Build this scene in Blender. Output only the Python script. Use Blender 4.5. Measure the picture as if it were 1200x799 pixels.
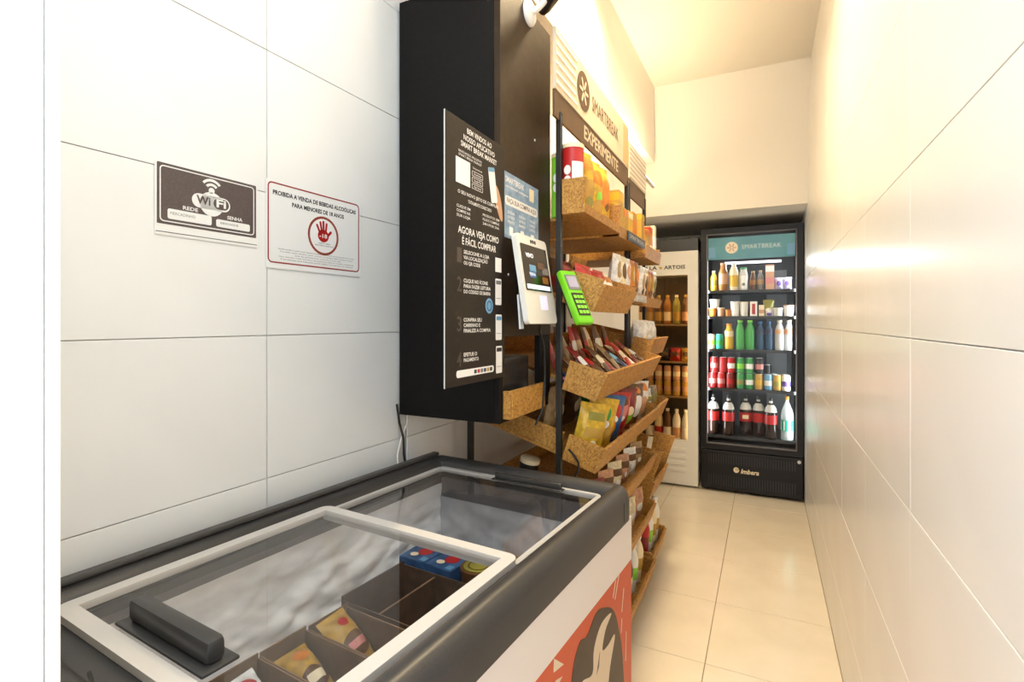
import bpy, bmesh, math, random
from mathutils import Matrix, Vector, Euler, noise

random.seed(7)
for _o in list(bpy.data.objects):
    bpy.data.objects.remove(_o)
SC = bpy.context.scene
COL = SC.collection
PI = math.pi
R = math.radians

# ------------------------------------------------------------------ camera
cam_d = bpy.data.cameras.new('camera')
cam = bpy.data.objects.new('camera', cam_d)
COL.objects.link(cam)
cam_d.sensor_width = 36.0
cam_d.lens = 36.0 * 605.0 / 1200.0
cam_d.shift_y = -22.5 / 1200.0
cam_d.clip_start = 0.02
cam.location = (0, 0, 1.32)
cam.rotation_euler = (PI / 2, 0, R(26.147))
SC.camera = cam

# ------------------------------------------------------------------ world, exposure
W = bpy.data.worlds.new('world')
SC.world = W
W.use_nodes = True
W.node_tree.nodes['Background'].inputs[0].default_value = (0.88, 0.94, 1.0, 1)
W.node_tree.nodes['Background'].inputs[1].default_value = 2.2
SC.view_settings.view_transform = 'Standard'
SC.view_settings.look = 'None'
SC.view_settings.exposure = 1.07
SC.view_settings.gamma = 1.0
SC.view_settings.use_curve_mapping = False
SC.cycles.use_denoising = True
SC.cycles.max_bounces = 10
SC.cycles.transparent_max_bounces = 16
SC.cycles.sample_clamp_indirect = 6.0

WARM = (1.0, 0.78, 0.48)
NEUT = (0.67, 0.86, 1.0)
P_STRIP, P_WARM, P_NEAR, P_FRIDGE = 5.5, 15.5, 5.3, 2.3


def area_light(name, parent, loc, rot, sx, sy, power, color, shape='RECTANGLE', spread=None):
    d = bpy.data.lights.new(name, 'AREA')
    d.shape = shape
    d.size = sx
    if shape in ('RECTANGLE', 'ELLIPSE'):
        d.size_y = sy
    d.energy = power
    d.color = color
    if spread:
        d.spread = R(spread)
    o = bpy.data.objects.new(name, d)
    COL.objects.link(o)
    o.parent = parent
    o.location = loc
    o.rotation_euler = rot
    return o


# ------------------------------------------------------------------ materials
MATS = {}


def mat(name, col, rough=0.5, metal=0.0, spec=0.5, emit=None, estr=0.0, coat=0.0):
    if name in MATS:
        return MATS[name]
    m = bpy.data.materials.new(name)
    m.use_nodes = True
    b = m.node_tree.nodes['Principled BSDF']
    b.inputs['Base Color'].default_value = (*col, 1)
    b.inputs['Roughness'].default_value = rough
    b.inputs['Metallic'].default_value = metal
    b.inputs['Specular IOR Level'].default_value = spec
    b.inputs['Coat Weight'].default_value = coat
    if emit:
        b.inputs['Emission Color'].default_value = (*emit, 1)
        b.inputs['Emission Strength'].default_value = estr
    MATS[name] = m
    return m


def noisy(name, c1, c2, scale=20.0, rough=0.5, bump=0.0, detail=4.0, stretch=(1, 1, 1), spec=0.5, lo=0.35, hi=0.65):
    """two-tone noise material on object coordinates"""
    if name in MATS:
        return MATS[name]
    m = mat(name, c1, rough, spec=spec)
    nt = m.node_tree
    b = nt.nodes['Principled BSDF']
    tc = nt.nodes.new('ShaderNodeTexCoord')
    mp = nt.nodes.new('ShaderNodeMapping')
    mp.inputs['Scale'].default_value = stretch
    nz = nt.nodes.new('ShaderNodeTexNoise')
    nz.inputs['Scale'].default_value = scale
    nz.inputs['Detail'].default_value = detail
    rp = nt.nodes.new('ShaderNodeValToRGB')
    rp.color_ramp.elements[0].position = lo
    rp.color_ramp.elements[1].position = hi
    rp.color_ramp.elements[0].color = (*c1, 1)
    rp.color_ramp.elements[1].color = (*c2, 1)
    nt.links.new(tc.outputs['Object'], mp.inputs['Vector'])
    nt.links.new(mp.outputs[0], nz.inputs['Vector'])
    nt.links.new(nz.outputs['Fac'], rp.inputs[0])
    nt.links.new(rp.outputs[0], b.inputs['Base Color'])
    if bump:
        bp = nt.nodes.new('ShaderNodeBump')
        bp.inputs['Strength'].default_value = bump
        bp.inputs['Distance'].default_value = 0.004
        nt.links.new(nz.outputs['Fac'], bp.inputs['Height'])
        nt.links.new(bp.outputs[0], b.inputs['Normal'])
    return m


def osb():
    if 'chipboard' in MATS:
        return MATS['chipboard']
    m = mat('chipboard', (0.5, 0.3, 0.1), 0.55)
    nt = m.node_tree
    b = nt.nodes['Principled BSDF']
    tc = nt.nodes.new('ShaderNodeTexCoord')
    nz = nt.nodes.new('ShaderNodeTexNoise')
    nz.inputs['Scale'].default_value = 14
    vm = nt.nodes.new('ShaderNodeVectorMath')
    vm.operation = 'MULTIPLY_ADD'
    vm.inputs[1].default_value = (0.02, 0.02, 0.02)
    vo = nt.nodes.new('ShaderNodeTexVoronoi')
    vo.inputs['Scale'].default_value = 210
    mp = nt.nodes.new('ShaderNodeMapping')
    mp.inputs['Scale'].default_value = (1.0, 0.5, 0.8)
    mp.inputs['Rotation'].default_value = (0.5, 0.6, 0.4)
    rp = nt.nodes.new('ShaderNodeValToRGB')
    e = rp.color_ramp.elements
    e[0].position, e[0].color = 0.0, (0.28, 0.115, 0.018, 1)
    e[1].position, e[1].color = 1.0, (0.52, 0.275, 0.055, 1)
    x = e.new(0.45)
    x.color = (0.41, 0.195, 0.035, 1)
    bw = nt.nodes.new('ShaderNodeSeparateColor')
    nt.links.new(tc.outputs['Object'], nz.inputs['Vector'])
    nt.links.new(nz.outputs['Color'], vm.inputs[0])
    nt.links.new(tc.outputs['Object'], vm.inputs[2])
    nt.links.new(vm.outputs[0], mp.inputs['Vector'])
    nt.links.new(mp.outputs[0], vo.inputs['Vector'])
    nt.links.new(vo.outputs['Color'], bw.inputs[0])
    nt.links.new(bw.outputs[0], rp.inputs[0])
    nt.links.new(rp.outputs[0], b.inputs['Base Color'])
    return m


def glass(name, tint=(1, 1, 1), fac=0.06, gloss=0.02, ior=1.45):
    """clear sheet: transparent with a Fresnel reflection"""
    if name in MATS:
        return MATS[name]
    m = bpy.data.materials.new(name)
    m.use_nodes = True
    nt = m.node_tree
    nt.nodes.remove(nt.nodes['Principled BSDF'])
    out = nt.nodes['Material Output']
    t = nt.nodes.new('ShaderNodeBsdfTransparent')
    t.inputs[0].default_value = (*tint, 1)
    g = nt.nodes.new('ShaderNodeBsdfGlossy')
    g.inputs['Roughness'].default_value = gloss
    lw = nt.nodes.new('ShaderNodeLayerWeight')
    pw = nt.nodes.new('ShaderNodeMath')
    pw.operation = 'POWER'
    pw.inputs[1].default_value = 5.0
    ml = nt.nodes.new('ShaderNodeMath')
    ml.operation = 'MULTIPLY_ADD'
    ml.inputs[1].default_value = 0.9 * fac
    ml.inputs[2].default_value = 0.04 * fac
    mx = nt.nodes.new('ShaderNodeMixShader')
    nt.links.new(lw.outputs['Facing'], pw.inputs[0])
    nt.links.new(pw.outputs[0], ml.inputs[0])
    nt.links.new(ml.outputs[0], mx.inputs[0])
    nt.links.new(t.outputs[0], mx.inputs[1])
    nt.links.new(g.outputs[0], mx.inputs[2])
    nt.links.new(mx.outputs[0], out.inputs[0])
    MATS[name] = m
    return m


def pet(name, col, alpha=0.55, rough=0.12):
    """tinted bottle plastic"""
    if name in MATS:
        return MATS[name]
    m = bpy.data.materials.new(name)
    m.use_nodes = True
    nt = m.node_tree
    b = nt.nodes['Principled BSDF']
    b.inputs['Base Color'].default_value = (*col, 1)
    b.inputs['Roughness'].default_value = rough
    t = nt.nodes.new('ShaderNodeBsdfTransparent')
    t.inputs[0].default_value = (*[0.5 + 0.5 * c for c in col], 1)
    mx = nt.nodes.new('ShaderNodeMixShader')
    mx.inputs[0].default_value = alpha
    nt.links.new(t.outputs[0], mx.inputs[1])
    nt.links.new(b.outputs[0], mx.inputs[2])
    nt.links.new(mx.outputs[0], nt.nodes['Material Output'].inputs[0])
    MATS[name] = m
    return m


def C(name):
    """flat product colours"""
    cols = dict(red=(0.62, 0.02, 0.02), dark_red=(0.28, 0.015, 0.015), orange=(0.85, 0.27, 0.02), yellow=(0.85, 0.52, 0.03),
                gold=(0.65, 0.38, 0.06), cream=(0.82, 0.70, 0.48), white=(0.82, 0.81, 0.79), green=(0.04, 0.38, 0.07),
                lime=(0.22, 0.62, 0.04), teal=(0.02, 0.42, 0.32), blue=(0.02, 0.14, 0.42), sky=(0.18, 0.45, 0.72),
                navy=(0.015, 0.03, 0.10), purple=(0.20, 0.12, 0.55), lilac=(0.60, 0.55, 0.85), brown=(0.16, 0.07, 0.025),
                tan=(0.55, 0.36, 0.17), black=(0.012, 0.011, 0.011), grey=(0.25, 0.24, 0.23), pink=(0.80, 0.30, 0.28),
                peach=(0.78, 0.42, 0.25), silver=(0.62, 0.62, 0.62), amber=(0.45, 0.18, 0.03), cola=(0.03, 0.012, 0.008),
                olive=(0.35, 0.32, 0.05), lightgrey=(0.6, 0.6, 0.58))
    k = 1.0 if name in ('white', 'cream', 'lightgrey', 'silver', 'lime', 'lilac') else 0.72
    return mat('print_' + name, tuple(k * c for c in cols[name]), 0.38)


M_TILE = noisy('white_wall_tile', (0.80, 0.79, 0.77), (0.83, 0.82, 0.80), 3.0, 0.27, 0.02)
M_GROUT = mat('wall_grout', (0.86, 0.84, 0.80), 0.8)
M_FLOOR = noisy('cream_floor_tile', (0.74, 0.65, 0.50), (0.79, 0.70, 0.55), 5.0, 0.2, 0.0)
M_FGROUT = mat('floor_grout', (0.30, 0.22, 0.13), 0.8)
M_PAINT = mat('cream_paint', (0.80, 0.75, 0.66), 0.7)
M_WPAINT = mat('white_paint', (0.86, 0.86, 0.85), 0.5)
M_OSB = osb()
M_BLACK = mat('black_metal', (0.012, 0.011, 0.010), 0.4)
M_LAMIN = noisy('black_laminate', (0.004, 0.003, 0.003), (0.006, 0.005, 0.0045), 60, 0.55, 0.02, spec=0.15)
M_BROWN = noisy('dark_brown_laminate', (0.026, 0.014, 0.006), (0.036, 0.020, 0.009), 40, 0.5, 0.02, spec=0.22)
M_DGREY = noisy('dark_grey_plastic', (0.028, 0.026, 0.025), (0.036, 0.033, 0.032), 300, 0.42, 0.03)
M_WPLAS = mat('white_plastic', (0.74, 0.72, 0.69), 0.35)
M_PRINTW = mat('white_print', (0.82, 0.80, 0.77), 0.6)
M_PRINTK = mat('black_print', (0.02, 0.018, 0.018), 0.6)

# ------------------------------------------------------------------ helpers


class MB:
    """collects shapes, then links them as ONE mesh object"""

    def __init__(self):
        self.v, self.f = [], []

    def add(self, vs, fs, mtx=None):
        n = len(self.v)
        for p in vs:
            p = Vector(p)
            self.v.append(tuple(mtx @ p) if mtx is not None else tuple(p))
        self.f += [tuple(i + n for i in q) for q in fs]
        return self

    def box(self, x0, x1, y0, y1, z0, z1, b=0.0, mtx=None):
        if b <= 0:
            vs = [(x, y, z) for x in (x0, x1) for y in (y0, y1) for z in (z0, z1)]
            fs = [(0, 1, 3, 2), (4, 6, 7, 5), (0, 4, 5, 1), (2, 3, 7, 6), (0, 2, 6, 4), (1, 5, 7, 3)]
            return self.add(vs, fs, mtx)
        bm = bmesh.new()
        bmesh.ops.create_cube(bm, size=1)
        for v in bm.verts:
            v.co = Vector(((x0 + x1) / 2 + v.co.x * (x1 - x0), (y0 + y1) / 2 + v.co.y * (y1 - y0), (z0 + z1) / 2 + v.co.z * (z1 - z0)))
        bmesh.ops.bevel(bm, geom=bm.edges[:], offset=b, segments=2, affect='EDGES', profile=0.5)
        bm.verts.index_update()
        vs = [v.co.copy() for v in bm.verts]
        fs = [[v.index for v in q.verts] for q in bm.faces]
        bm.free()
        return self.add(vs, fs, mtx)

    def lathe(self, prof, n=16, mtx=None, sx=1.0, sy=1.0):
        vs, fs = [], []
        for r, z in prof:
            for k in range(n):
                a = 2 * PI * k / n
                vs.append((r * sx * math.cos(a), r * sy * math.sin(a), z))
        for i in range(len(prof) - 1):
            for k in range(n):
                a, b = i * n + k, i * n + (k + 1) % n
                fs.append((a, b, b + n, a + n))
        if prof[0][0] > 1e-6:
            fs.append(tuple(range(n - 1, -1, -1)))
        if prof[-1][0] > 1e-6:
            fs.append(tuple((len(prof) - 1) * n + k for k in range(n)))
        return self.add(vs, fs, mtx)

    def tube(self, pts, r=0.004, n=8):
        pts = [Vector(p) for p in pts]
        vs, fs = [], []
        up = Vector((0.31, 0.47, 0.83))
        for i, p in enumerate(pts):
            t = (pts[min(i + 1, len(pts) - 1)] - pts[max(i - 1, 0)]).normalized()
            a = t.cross(up).normalized()
            b = t.cross(a).normalized()
            for k in range(n):
                q = 2 * PI * k / n
                vs.append(p + a * r * math.cos(q) + b * r * math.sin(q))
        for i in range(len(pts) - 1):
            for k in range(n):
                a, b = i * n + k, i * n + (k + 1) % n
                fs.append((a, a + n, b + n, b))
        fs.append(tuple(range(n)))
        fs.append(tuple((len(pts) - 1) * n + k for k in range(n - 1, -1, -1)))
        return self.add(vs, fs)

    def prism(self, poly, z0, z1, mtx=None):
        n = len(poly)
        vs = [(x, y, z0) for x, y in poly] + [(x, y, z1) for x, y in poly]
        fs = [tuple(range(n - 1, -1, -1)), tuple(range(n, 2 * n))]
        fs += [(k, (k + 1) % n, n + (k + 1) % n, n + k) for k in range(n)]
        return self.add(vs, fs, mtx)

    def disc(self, x, y, rx, ry, z0, z1, n=24, mtx=None):
        return self.prism([(x + rx * math.cos(2 * PI * k / n), y + ry * math.sin(2 * PI * k / n)) for k in range(n)], z0, z1, mtx)

    def ring(self, x, y, rx, ry, w, z0, z1, n=32):
        vs, fs = [], []
        for k in range(n):
            a = 2 * PI * k / n
            for q in (0, w):
                for z in (z0, z1):
                    vs.append((x + (rx - q) * math.cos(a), y + (ry - q) * math.sin(a), z))
        for k in range(n):
            a, b = 4 * k, 4 * ((k + 1) % n)
            fs += [(a + 1, b + 1, b + 3, a + 3), (a, a + 2, b + 2, b), (a, b, b + 1, a + 1), (a + 2, a + 3, b + 3, b + 2)]
        return self.add(vs, fs)

    def frame(self, x0, x1, y0, y1, w, z0, z1, r=0.0):
        """flat rectangular ring with rounded corners"""
        o = rrect(x0, x1, y0, y1, max(r, 1e-4))
        i = rrect(x0 + w, x1 - w, y0 + w, y1 - w, max(r - w, 1e-4))
        n = len(o)
        vs = [(x, y, z1) for x, y in o] + [(x, y, z1) for x, y in i] + [(x, y, z0) for x, y in o] + [(x, y, z0) for x, y in i]
        fs = []
        for k in range(n):
            j = (k + 1) % n
            fs += [(k, j, n + j, n + k), (2 * n + k, 3 * n + k, 3 * n + j, 2 * n + j), (k, 2 * n + k, 2 * n + j, j), (n + k, n + j, 3 * n + j, 3 * n + k)]
        return self.add(vs, fs)

    def sweep(self, x0, x1, y0, y1, r, prof, closed=True):
        """profile of (inset, z) run round a rounded rectangle"""
        m = len(prof)
        rings = []
        for ins, z in prof:
            rings.append([(x, y, z) for x, y in rrect(x0 + ins, x1 - ins, y0 + ins, y1 - ins, max(r - ins, 0.002))])
        n = len(rings[0])
        vs = [p for q in rings for p in q]
        fs = []
        for i in range(m if closed else m - 1):
            i2 = (i + 1) % m
            for k in range(n):
                j = (k + 1) % n
                fs.append((i * n + k, i * n + j, i2 * n + j, i2 * n + k))
        return self.add(vs, fs)

    def build(self, name, material, parent=None, loc=(0, 0, 0), rot=(0, 0, 0), smooth=False, flat=30):
        me = bpy.data.meshes.new(name)
        me.from_pydata(self.v, [], self.f)
        me.validate()
        bm = bmesh.new()
        bm.from_mesh(me)
        bmesh.ops.recalc_face_normals(bm, faces=bm.faces[:])
        bm.to_mesh(me)
        bm.free()
        if smooth:
            me.polygons.foreach_set('use_smooth', [True] * len(me.polygons))
            if hasattr(me, 'set_sharp_from_angle'):
                me.set_sharp_from_angle(angle=R(flat))
        if material:
            me.materials.append(material)
        return inst(name, me, parent, loc, rot)


def rrect(x0, x1, y0, y1, r, n=5):
    out = []
    for cx, cy, a0 in ((x1 - r, y1 - r, 0), (x0 + r, y1 - r, 90), (x0 + r, y0 + r, 180), (x1 - r, y0 + r, 270)):
        for k in range(n + 1):
            a = R(a0 + 90 * k / n)
            out.append((cx + r * math.cos(a), cy + r * math.sin(a)))
    return out


def inst(name, me, parent=None, loc=(0, 0, 0), rot=(0, 0, 0)):
    o = bpy.data.objects.new(name, me)
    COL.objects.link(o)
    o.parent = parent
    o.location = loc
    o.rotation_euler = rot
    return o


def tag(o, label, cat, group=None):
    o['label'] = label
    o['category'] = cat
    if group:
        o['group'] = group
    return o


def thing(name, label, cat, loc=(0, 0, 0), rot=(0, 0, 0), group=None):
    o = bpy.data.objects.new(name, None)
    COL.objects.link(o)
    o.location = loc
    o.rotation_euler = rot
    o.empty_display_size = 0.05
    return tag(o, label, cat, group)


def holder(name, parent, loc=(0, 0, 0), rot=(0, 0, 0)):
    o = bpy.data.objects.new(name, None)
    COL.objects.link(o)
    o.parent = parent
    o.location = loc
    o.rotation_euler = rot
    o.empty_display_size = 0.03
    return o


def struct(o):
    o['kind'] = 'structure'
    return o


def lettering(parent, s, x, y, h, material, width=None, z=0.0008, align='CENTER', name='lettering', bold=0.0, rot=(0, 0, 0), loc=None, slant=0.0):
    """flat printed text on the local XY plane: cap height h, squeezed to the given width"""
    cu = bpy.data.curves.new(name, 'FONT')
    cu.body = s
    cu.align_x = align
    cu.align_y = 'CENTER'
    cu.size = 1.0
    cu.offset = bold
    cu.resolution_u = 2
    cu.shear = slant
    tmp = bpy.data.objects.new('tmp_text', cu)
    COL.objects.link(tmp)
    bpy.context.view_layer.update()
    me = bpy.data.meshes.new_from_object(tmp.evaluated_get(bpy.context.evaluated_depsgraph_get()))
    bpy.data.objects.remove(tmp)
    bpy.data.curves.remove(cu)
    xs = [v.co.x for v in me.vertices]
    w0 = max(xs) - min(xs) if xs else 1
    sy = h / 0.70
    sx = (width / w0) if width else sy
    for v in me.vertices:
        v.co = Vector((v.co.x * sx + x, v.co.y * sy + y, z))
    me.materials.clear()
    me.materials.append(material)
    me.name = name
    return inst(name, me, parent, loc or (0, 0, 0), rot)


def capsule(x0, y0, x1, y1, r, n=6):
    a = math.atan2(y1 - y0, x1 - x0)
    out = []
    for k in range(n + 1):
        q = a - PI / 2 + PI * k / n
        out.append((x1 + r * math.cos(q), y1 + r * math.sin(q)))
    for k in range(n + 1):
        q = a + PI / 2 + PI * k / n
        out.append((x0 + r * math.cos(q), y0 + r * math.sin(q)))
    return out


def smooth(pts, n=5):
    out = []
    m = len(pts)
    for i in range(m):
        p0, p1, p2, p3 = [Vector(pts[(i + k) % m]) for k in (-1, 0, 1, 2)]
        for k in range(n):
            t = k / n
            out.append(tuple(0.5 * (2 * p1 + (p2 - p0) * t + (2 * p0 - 5 * p1 + 4 * p2 - p3) * t * t + (3 * p1 - p0 - 3 * p2 + p3) * t ** 3)))
    return out


FACE_X = (PI / 2, 0, PI / 2)     # local XY plane facing the aisle (+X)
FACE_Y = (PI / 2, 0, 0)          # local XY plane facing the entrance (-Y)
# =================================================================== SETTING
H_C = 2.985          # ceiling height
X_R = 0.256         # right wall
TW, TH, TG = 0.51, 0.342, 0.0017
ROWS = [0.0] + [0.261 + TH * k for k in range(8)] + [H_C]


def wall_x(y):      # face of the left wall
    return -1.0717 + (y - 0.8516) * 0.0302 if y < 1.66 else -1.0475


# floor
fb = MB().box(-1.6, 1.2, -1.8, 5.2, -0.08, -0.004).build('floor', M_FGROUT)
struct(fb)
t_me = None
xs = [-1.13, -0.67, -0.21, X_R]
y = 2.12 - 0.487 * 8
while y < 5.05:
    for i in range(3):
        w = xs[i + 1] - xs[i] - 0.003
        if t_me is None:
            t_me = MB().box(-0.2285, 0.2285, -0.242, 0.242, -0.008, 0, b=0.0012).build('floor_tile', M_FLOOR, fb).data
            bpy.data.objects.remove(bpy.data.objects['floor_tile'])
        o = inst('floor_tile', t_me, fb, ((xs[i] + xs[i + 1]) / 2, y + 0.2435, random.uniform(-0.0003, 0.0003)))
        o.scale.x = w / 0.457
    y += 0.487

# left wall: two stretches of tile on one wall
wl = MB()
wl.prism([(-1.30, -0.9), (wall_x(-0.9) - 0.0075, -0.9), (wall_x(1.6599) - 0.0075, 1.66), (-1.055, 1.66), (-1.055, 5.2), (-1.30, 5.2)], 0, H_C + 0.1)
wall_left = struct(wl.build('wall_left', M_GROUT))
w_me = MB().box(-0.006, 0, -TW / 2 + TG / 2, TW / 2 - TG / 2, -TH / 2 + TG / 2, TH / 2 - TG / 2, b=0.0010).build('x', M_TILE).data
bpy.data.objects.remove(bpy.data.objects['x'])
w_me.name = 'wall_tile'
for k in range(-2, 8):
    y0 = 0.8516 + TW * k
    for i in range(len(ROWS) - 1):
        z0, z1 = ROWS[i], ROWS[i + 1]
        if y0 > 1.6 and z1 > 2.4:
            continue
        yc = y0 + TW / 2
        o = inst('wall_tile', w_me, wall_left, (wall_x(yc) + random.uniform(-0.0004, 0.0004) - (0.001 if y0 > 1.3 else 0), yc, (z0 + z1) / 2), (0, 0, R(-1.73) if y0 < 1.3 else 0))
        o.scale.z = (z1 - z0) / TH
# right wall
wall_right = struct(MB().box(X_R + 0.006, X_R + 0.16, -0.9, 5.2, 0, H_C + 0.1).build('wall_right', M_GROUT))
for k in range(-4, 8):
    yc = 1.259 + TW * k + TW / 2
    for i in range(len(ROWS) - 1):
        z0, z1 = ROWS[i], ROWS[i + 1]
        o = inst('wall_tile', w_me, wall_right, (X_R + random.uniform(0, 0.0005), yc, (z0 + z1) / 2), (0, 0, PI))
        o.scale.z = (z1 - z0) / TH
# end wall behind the coolers
struct(MB().box(-1.3, 0.6, 5.05, 5.2, 0, 2.3).build('wall_end', M_PAINT))
# ceiling: flat, then the sloping underside of a stair, then a low flat soffit
S0, S1, ZS = 3.74, 4.0, 2.12
poly = [(-1.8, H_C), (S0, H_C), (S1, ZS), (5.2, ZS), (5.2, H_C + 0.12), (-1.8, H_C + 0.12)]
mx = Matrix(((0, 0, 1, 0), (1, 0, 0, 0), (0, 1, 0, 0), (0, 0, 0, 1)))
struct(MB().prism(poly, -1.3, X_R + 0.005, mx).build('ceiling', M_PAINT))
# boxed-in bulkhead above the shelves
bk = MB().prism([(-1.044, 1.2), (-0.735, 1.2), (-0.709, S0 - 0.002), (-1.044, S0 - 0.002)], 2.45, H_C - 0.001)
struct(bk.build('wall_bulkhead', M_PAINT))
# entrance jamb at the left edge of the view
jm = MB().box(-1.075, -0.60, -0.88, 0.2385, 0, H_C - 0.002, b=0.001)
jamb = struct(jm.build('wall_entry', M_WPAINT))
struct(MB().box(-0.65, -0.5985, 0.2392, 0.2508, 0, H_C - 0.003, b=0.0015).build('trim_1', M_WPAINT, jamb))

# =================================================================== LAMPS
def unseen_ceiling_lamp(name, label, x, y, size, power, color, round_=True):
    t = thing(name, label, 'ceiling lamp', (x, y, H_C - 0.002))
    if round_:
        MB().lathe([(size, 0), (size, -0.02), (size - 0.012, -0.026), (size - 0.012, -0.012)], 28).build('housing', M_WPLAS, t, smooth=True)
        MB().lathe([(0.0, -0.016), (size - 0.014, -0.016), (size - 0.014, -0.010)], 28).build('diffuser', mat('lamp_glow_' + name, (0.9, 0.85, 0.75), 0.5, emit=color, estr=6), t)
        area_light('lamp_light', t, (0, 0, -0.03), (0, 0, 0), size * 1.7, size * 1.7, power, color, 'DISK', 150)
    else:
        MB().frame(-size, size, -size, size, 0.015, -0.024, 0, 0.004).build('housing', M_WPLAS, t)
        MB().box(-size + 0.014, size - 0.014, -size + 0.014, size - 0.014, -0.016, -0.010).build('diffuser', mat('fill_panel_glow', (0.9, 0.9, 0.9), 0.5, emit=color, estr=6), t)
        area_light('lamp_light', t, (0, 0, -0.03), (0, 0, 0), size * 1.8, size * 1.8, power, color, 'SQUARE')
    return t


unseen_ceiling_lamp('unseen_ceiling_lamp', 'round warm ceiling lamp above the shelving rack near the bulkhead', -0.48, 2.05, 0.11, P_WARM, WARM)
unseen_ceiling_lamp('unseen_ceiling_lamp', 'round warm-white fill lamp added out of view above the far end of the chest freezer', -0.62, 1.20, 0.13, 2.2, (1.0, 0.84, 0.62))  # unseen fill light, added to brighten the right wall
unseen_ceiling_lamp('unseen_fill_panel', 'square white fill panel added out of view above the chest freezer by the entrance', -0.28, 0.25, 0.2, P_NEAR, NEUT, False)  # added out of view as neutral ambient fill for the near end

# warm LED batten hidden between rack header and bulkhead
lt = thing('batten_lamp', 'warm LED batten lamp behind the top sign of the shelving rack', 'lamp', (-0.650, 2.72, 2.195))
MB().box(-0.009, 0.009, -0.68, 0.68, -0.012, 0.0, b=0.002).build('housing', M_WPLAS, lt)
MB().box(-0.007, 0.007, -0.67, 0.67, 0.0003, 0.006, b=0.002).build('diffuser', mat('batten_glow', (0.9, 0.85, 0.7), 0.5, emit=WARM, estr=8), lt)
area_light('lamp_light', lt, (0, 0.34, 0.010), (PI, R(-38), 0), 0.016, 0.60, P_STRIP, (1.0, 0.80, 0.50))
area_light('lamp_light', lt, (0, 0.684, 0.0), (R(105), 0, 0), 0.016, 0.016, 0.3, (1.0, 0.80, 0.50))

# =================================================================== SIGNS ON THE LEFT WALL
ROT_W = (PI / 2, 0, PI / 2 - R(1.73))


def on_wall(y, z, off=0.0012):
    n = Vector((math.cos(R(1.73)), -math.sin(R(1.73)), 0))
    return Vector((wall_x(y), y, z)) + n * off


sg = thing('wifi_sign', 'brown paper sign with a white wifi symbol taped to the tiled wall', 'sign', on_wall(0.713, 1.5655), ROT_W)
M_SIGN = noisy('brown_print', (0.085, 0.060, 0.055), (0.105, 0.078, 0.072), 250, 0.5)
MB().box(-0.112, 0.112, -0.072, 0.072, 0, 0.0008).build('paper', M_PRINTW, sg)
MB().prism(rrect(-0.108, 0.108, -0.050, 0.072, 0.002), 0.0008, 0.0011).build('print_field', M_SIGN, sg)
MB().box(-0.110, 0.110, -0.0665, -0.0650, 0.0008, 0.0011).build('print_line', M_SIGN, sg)
MB().frame(-0.103, 0.103, -0.045, 0.067, 0.0022, 0.0011, 0.0013, 0.008).build('border', M_PRINTW, sg)
b = MB()
b.prism(rrect(-0.040, 0.044, -0.004, 0.026, 0.0149), 0.0011, 0.0013)
b.disc(0.002, 0.008, 0.026, 0.026, 0.0011, 0.0013)
b.build('symbol', M_PRINTW, sg)
MB().prism(rrect(0.006, 0.041, 0.000, 0.023, 0.011), 0.0013, 0.0015).build('symbol', M_SIGN, sg)
lettering(sg, 'Wi', -0.015, 0.012, 0.017, M_SIGN, 0.030, 0.0016, bold=0.03)
lettering(sg, 'Fi', 0.023, 0.012, 0.017, M_PRINTW, 0.022, 0.0017, bold=0.03)
b = MB()
b.disc(0.002, 0.037, 0.0065, 0.0065, 0.0011, 0.0013)
for r_ in (0.014, 0.0235):
    vs, fs = [], []
    for k in range(13):
        a = R(40 + 100 * k / 12)
        for q in (r_ - 0.0028, r_ + 0.0028):
            vs.append((0.002 + q * math.cos(a) * 1.0, 0.036 + q * math.sin(a), 0.0013))
    b.add(vs, [(2 * k, 2 * k + 1, 2 * k + 3, 2 * k + 2) for k in range(12)])
b.build('symbol', M_PRINTW, sg)
MB().prism(rrect(-0.088, 0.002, -0.038, -0.0175, 0.004), 0.0011, 0.0013).build('name_field', M_PRINTW, sg)
MB().prism(rrect(0.012, 0.092, -0.038, -0.0215, 0.004), 0.0011, 0.0013).build('name_field', M_PRINTW, sg)
lettering(sg, 'REDE', -0.043, -0.011, 0.0075, M_PRINTW, 0.031, 0.0014, bold=0.02)
lettering(sg, 'SENHA', 0.055, -0.0145, 0.0075, M_PRINTW, 0.036, 0.0014, bold=0.02)
lettering(sg, 'MERCADINHO', -0.058, -0.0265, 0.006, C('grey'), 0.05, 0.0014)
lettering(sg, '88050008', 0.042, -0.029, 0.005, C('grey'), 0.042, 0.0014)

sg = thing('alcohol_age_sign', 'white sign with a red border and a red hand marked -18', 'sign', on_wall(1.001, 1.557, 0.0016), ROT_W)
M_REDP = mat('sign_red', (0.30, 0.018, 0.012), 0.5)
M_SHEET = mat('sign_sheet', (0.80, 0.79, 0.78), 0.4)
MB().box(-0.155, 0.155, -0.107, 0.107, -0.0004, 0.0008).build('sheet', M_SHEET, sg)
MB().frame(-0.150, 0.150, -0.094, 0.102, 0.0035, 0.0008, 0.0010, 0.012).build('border', M_REDP, sg)
lettering(sg, 'PROIBIDA A VENDA DE BEBIDAS ALCOÓLICAS', 0.0, 0.077, 0.0105, M_PRINTK, 0.272, 0.0011, bold=0.032)
lettering(sg, 'PARA MENORES DE 18 ANOS', 0.005, 0.056, 0.0105, M_PRINTK, 0.172, 0.0011, bold=0.032)
MB().ring(0.02, -0.007, 0.052, 0.052, 0.0065, 0.0008, 0.0010).build('ring', M_REDP, sg)
MB().ring(0.02, -0.007, 0.0495, 0.0495, 0.0016, 0.0010, 0.0012).build('ring', mat('sign_brown', (0.25, 0.12, 0.06), 0.5), sg)
b = MB()
M_HAND = mat('hand_red', (0.40, 0.008, 0.008), 0.5)
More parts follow.
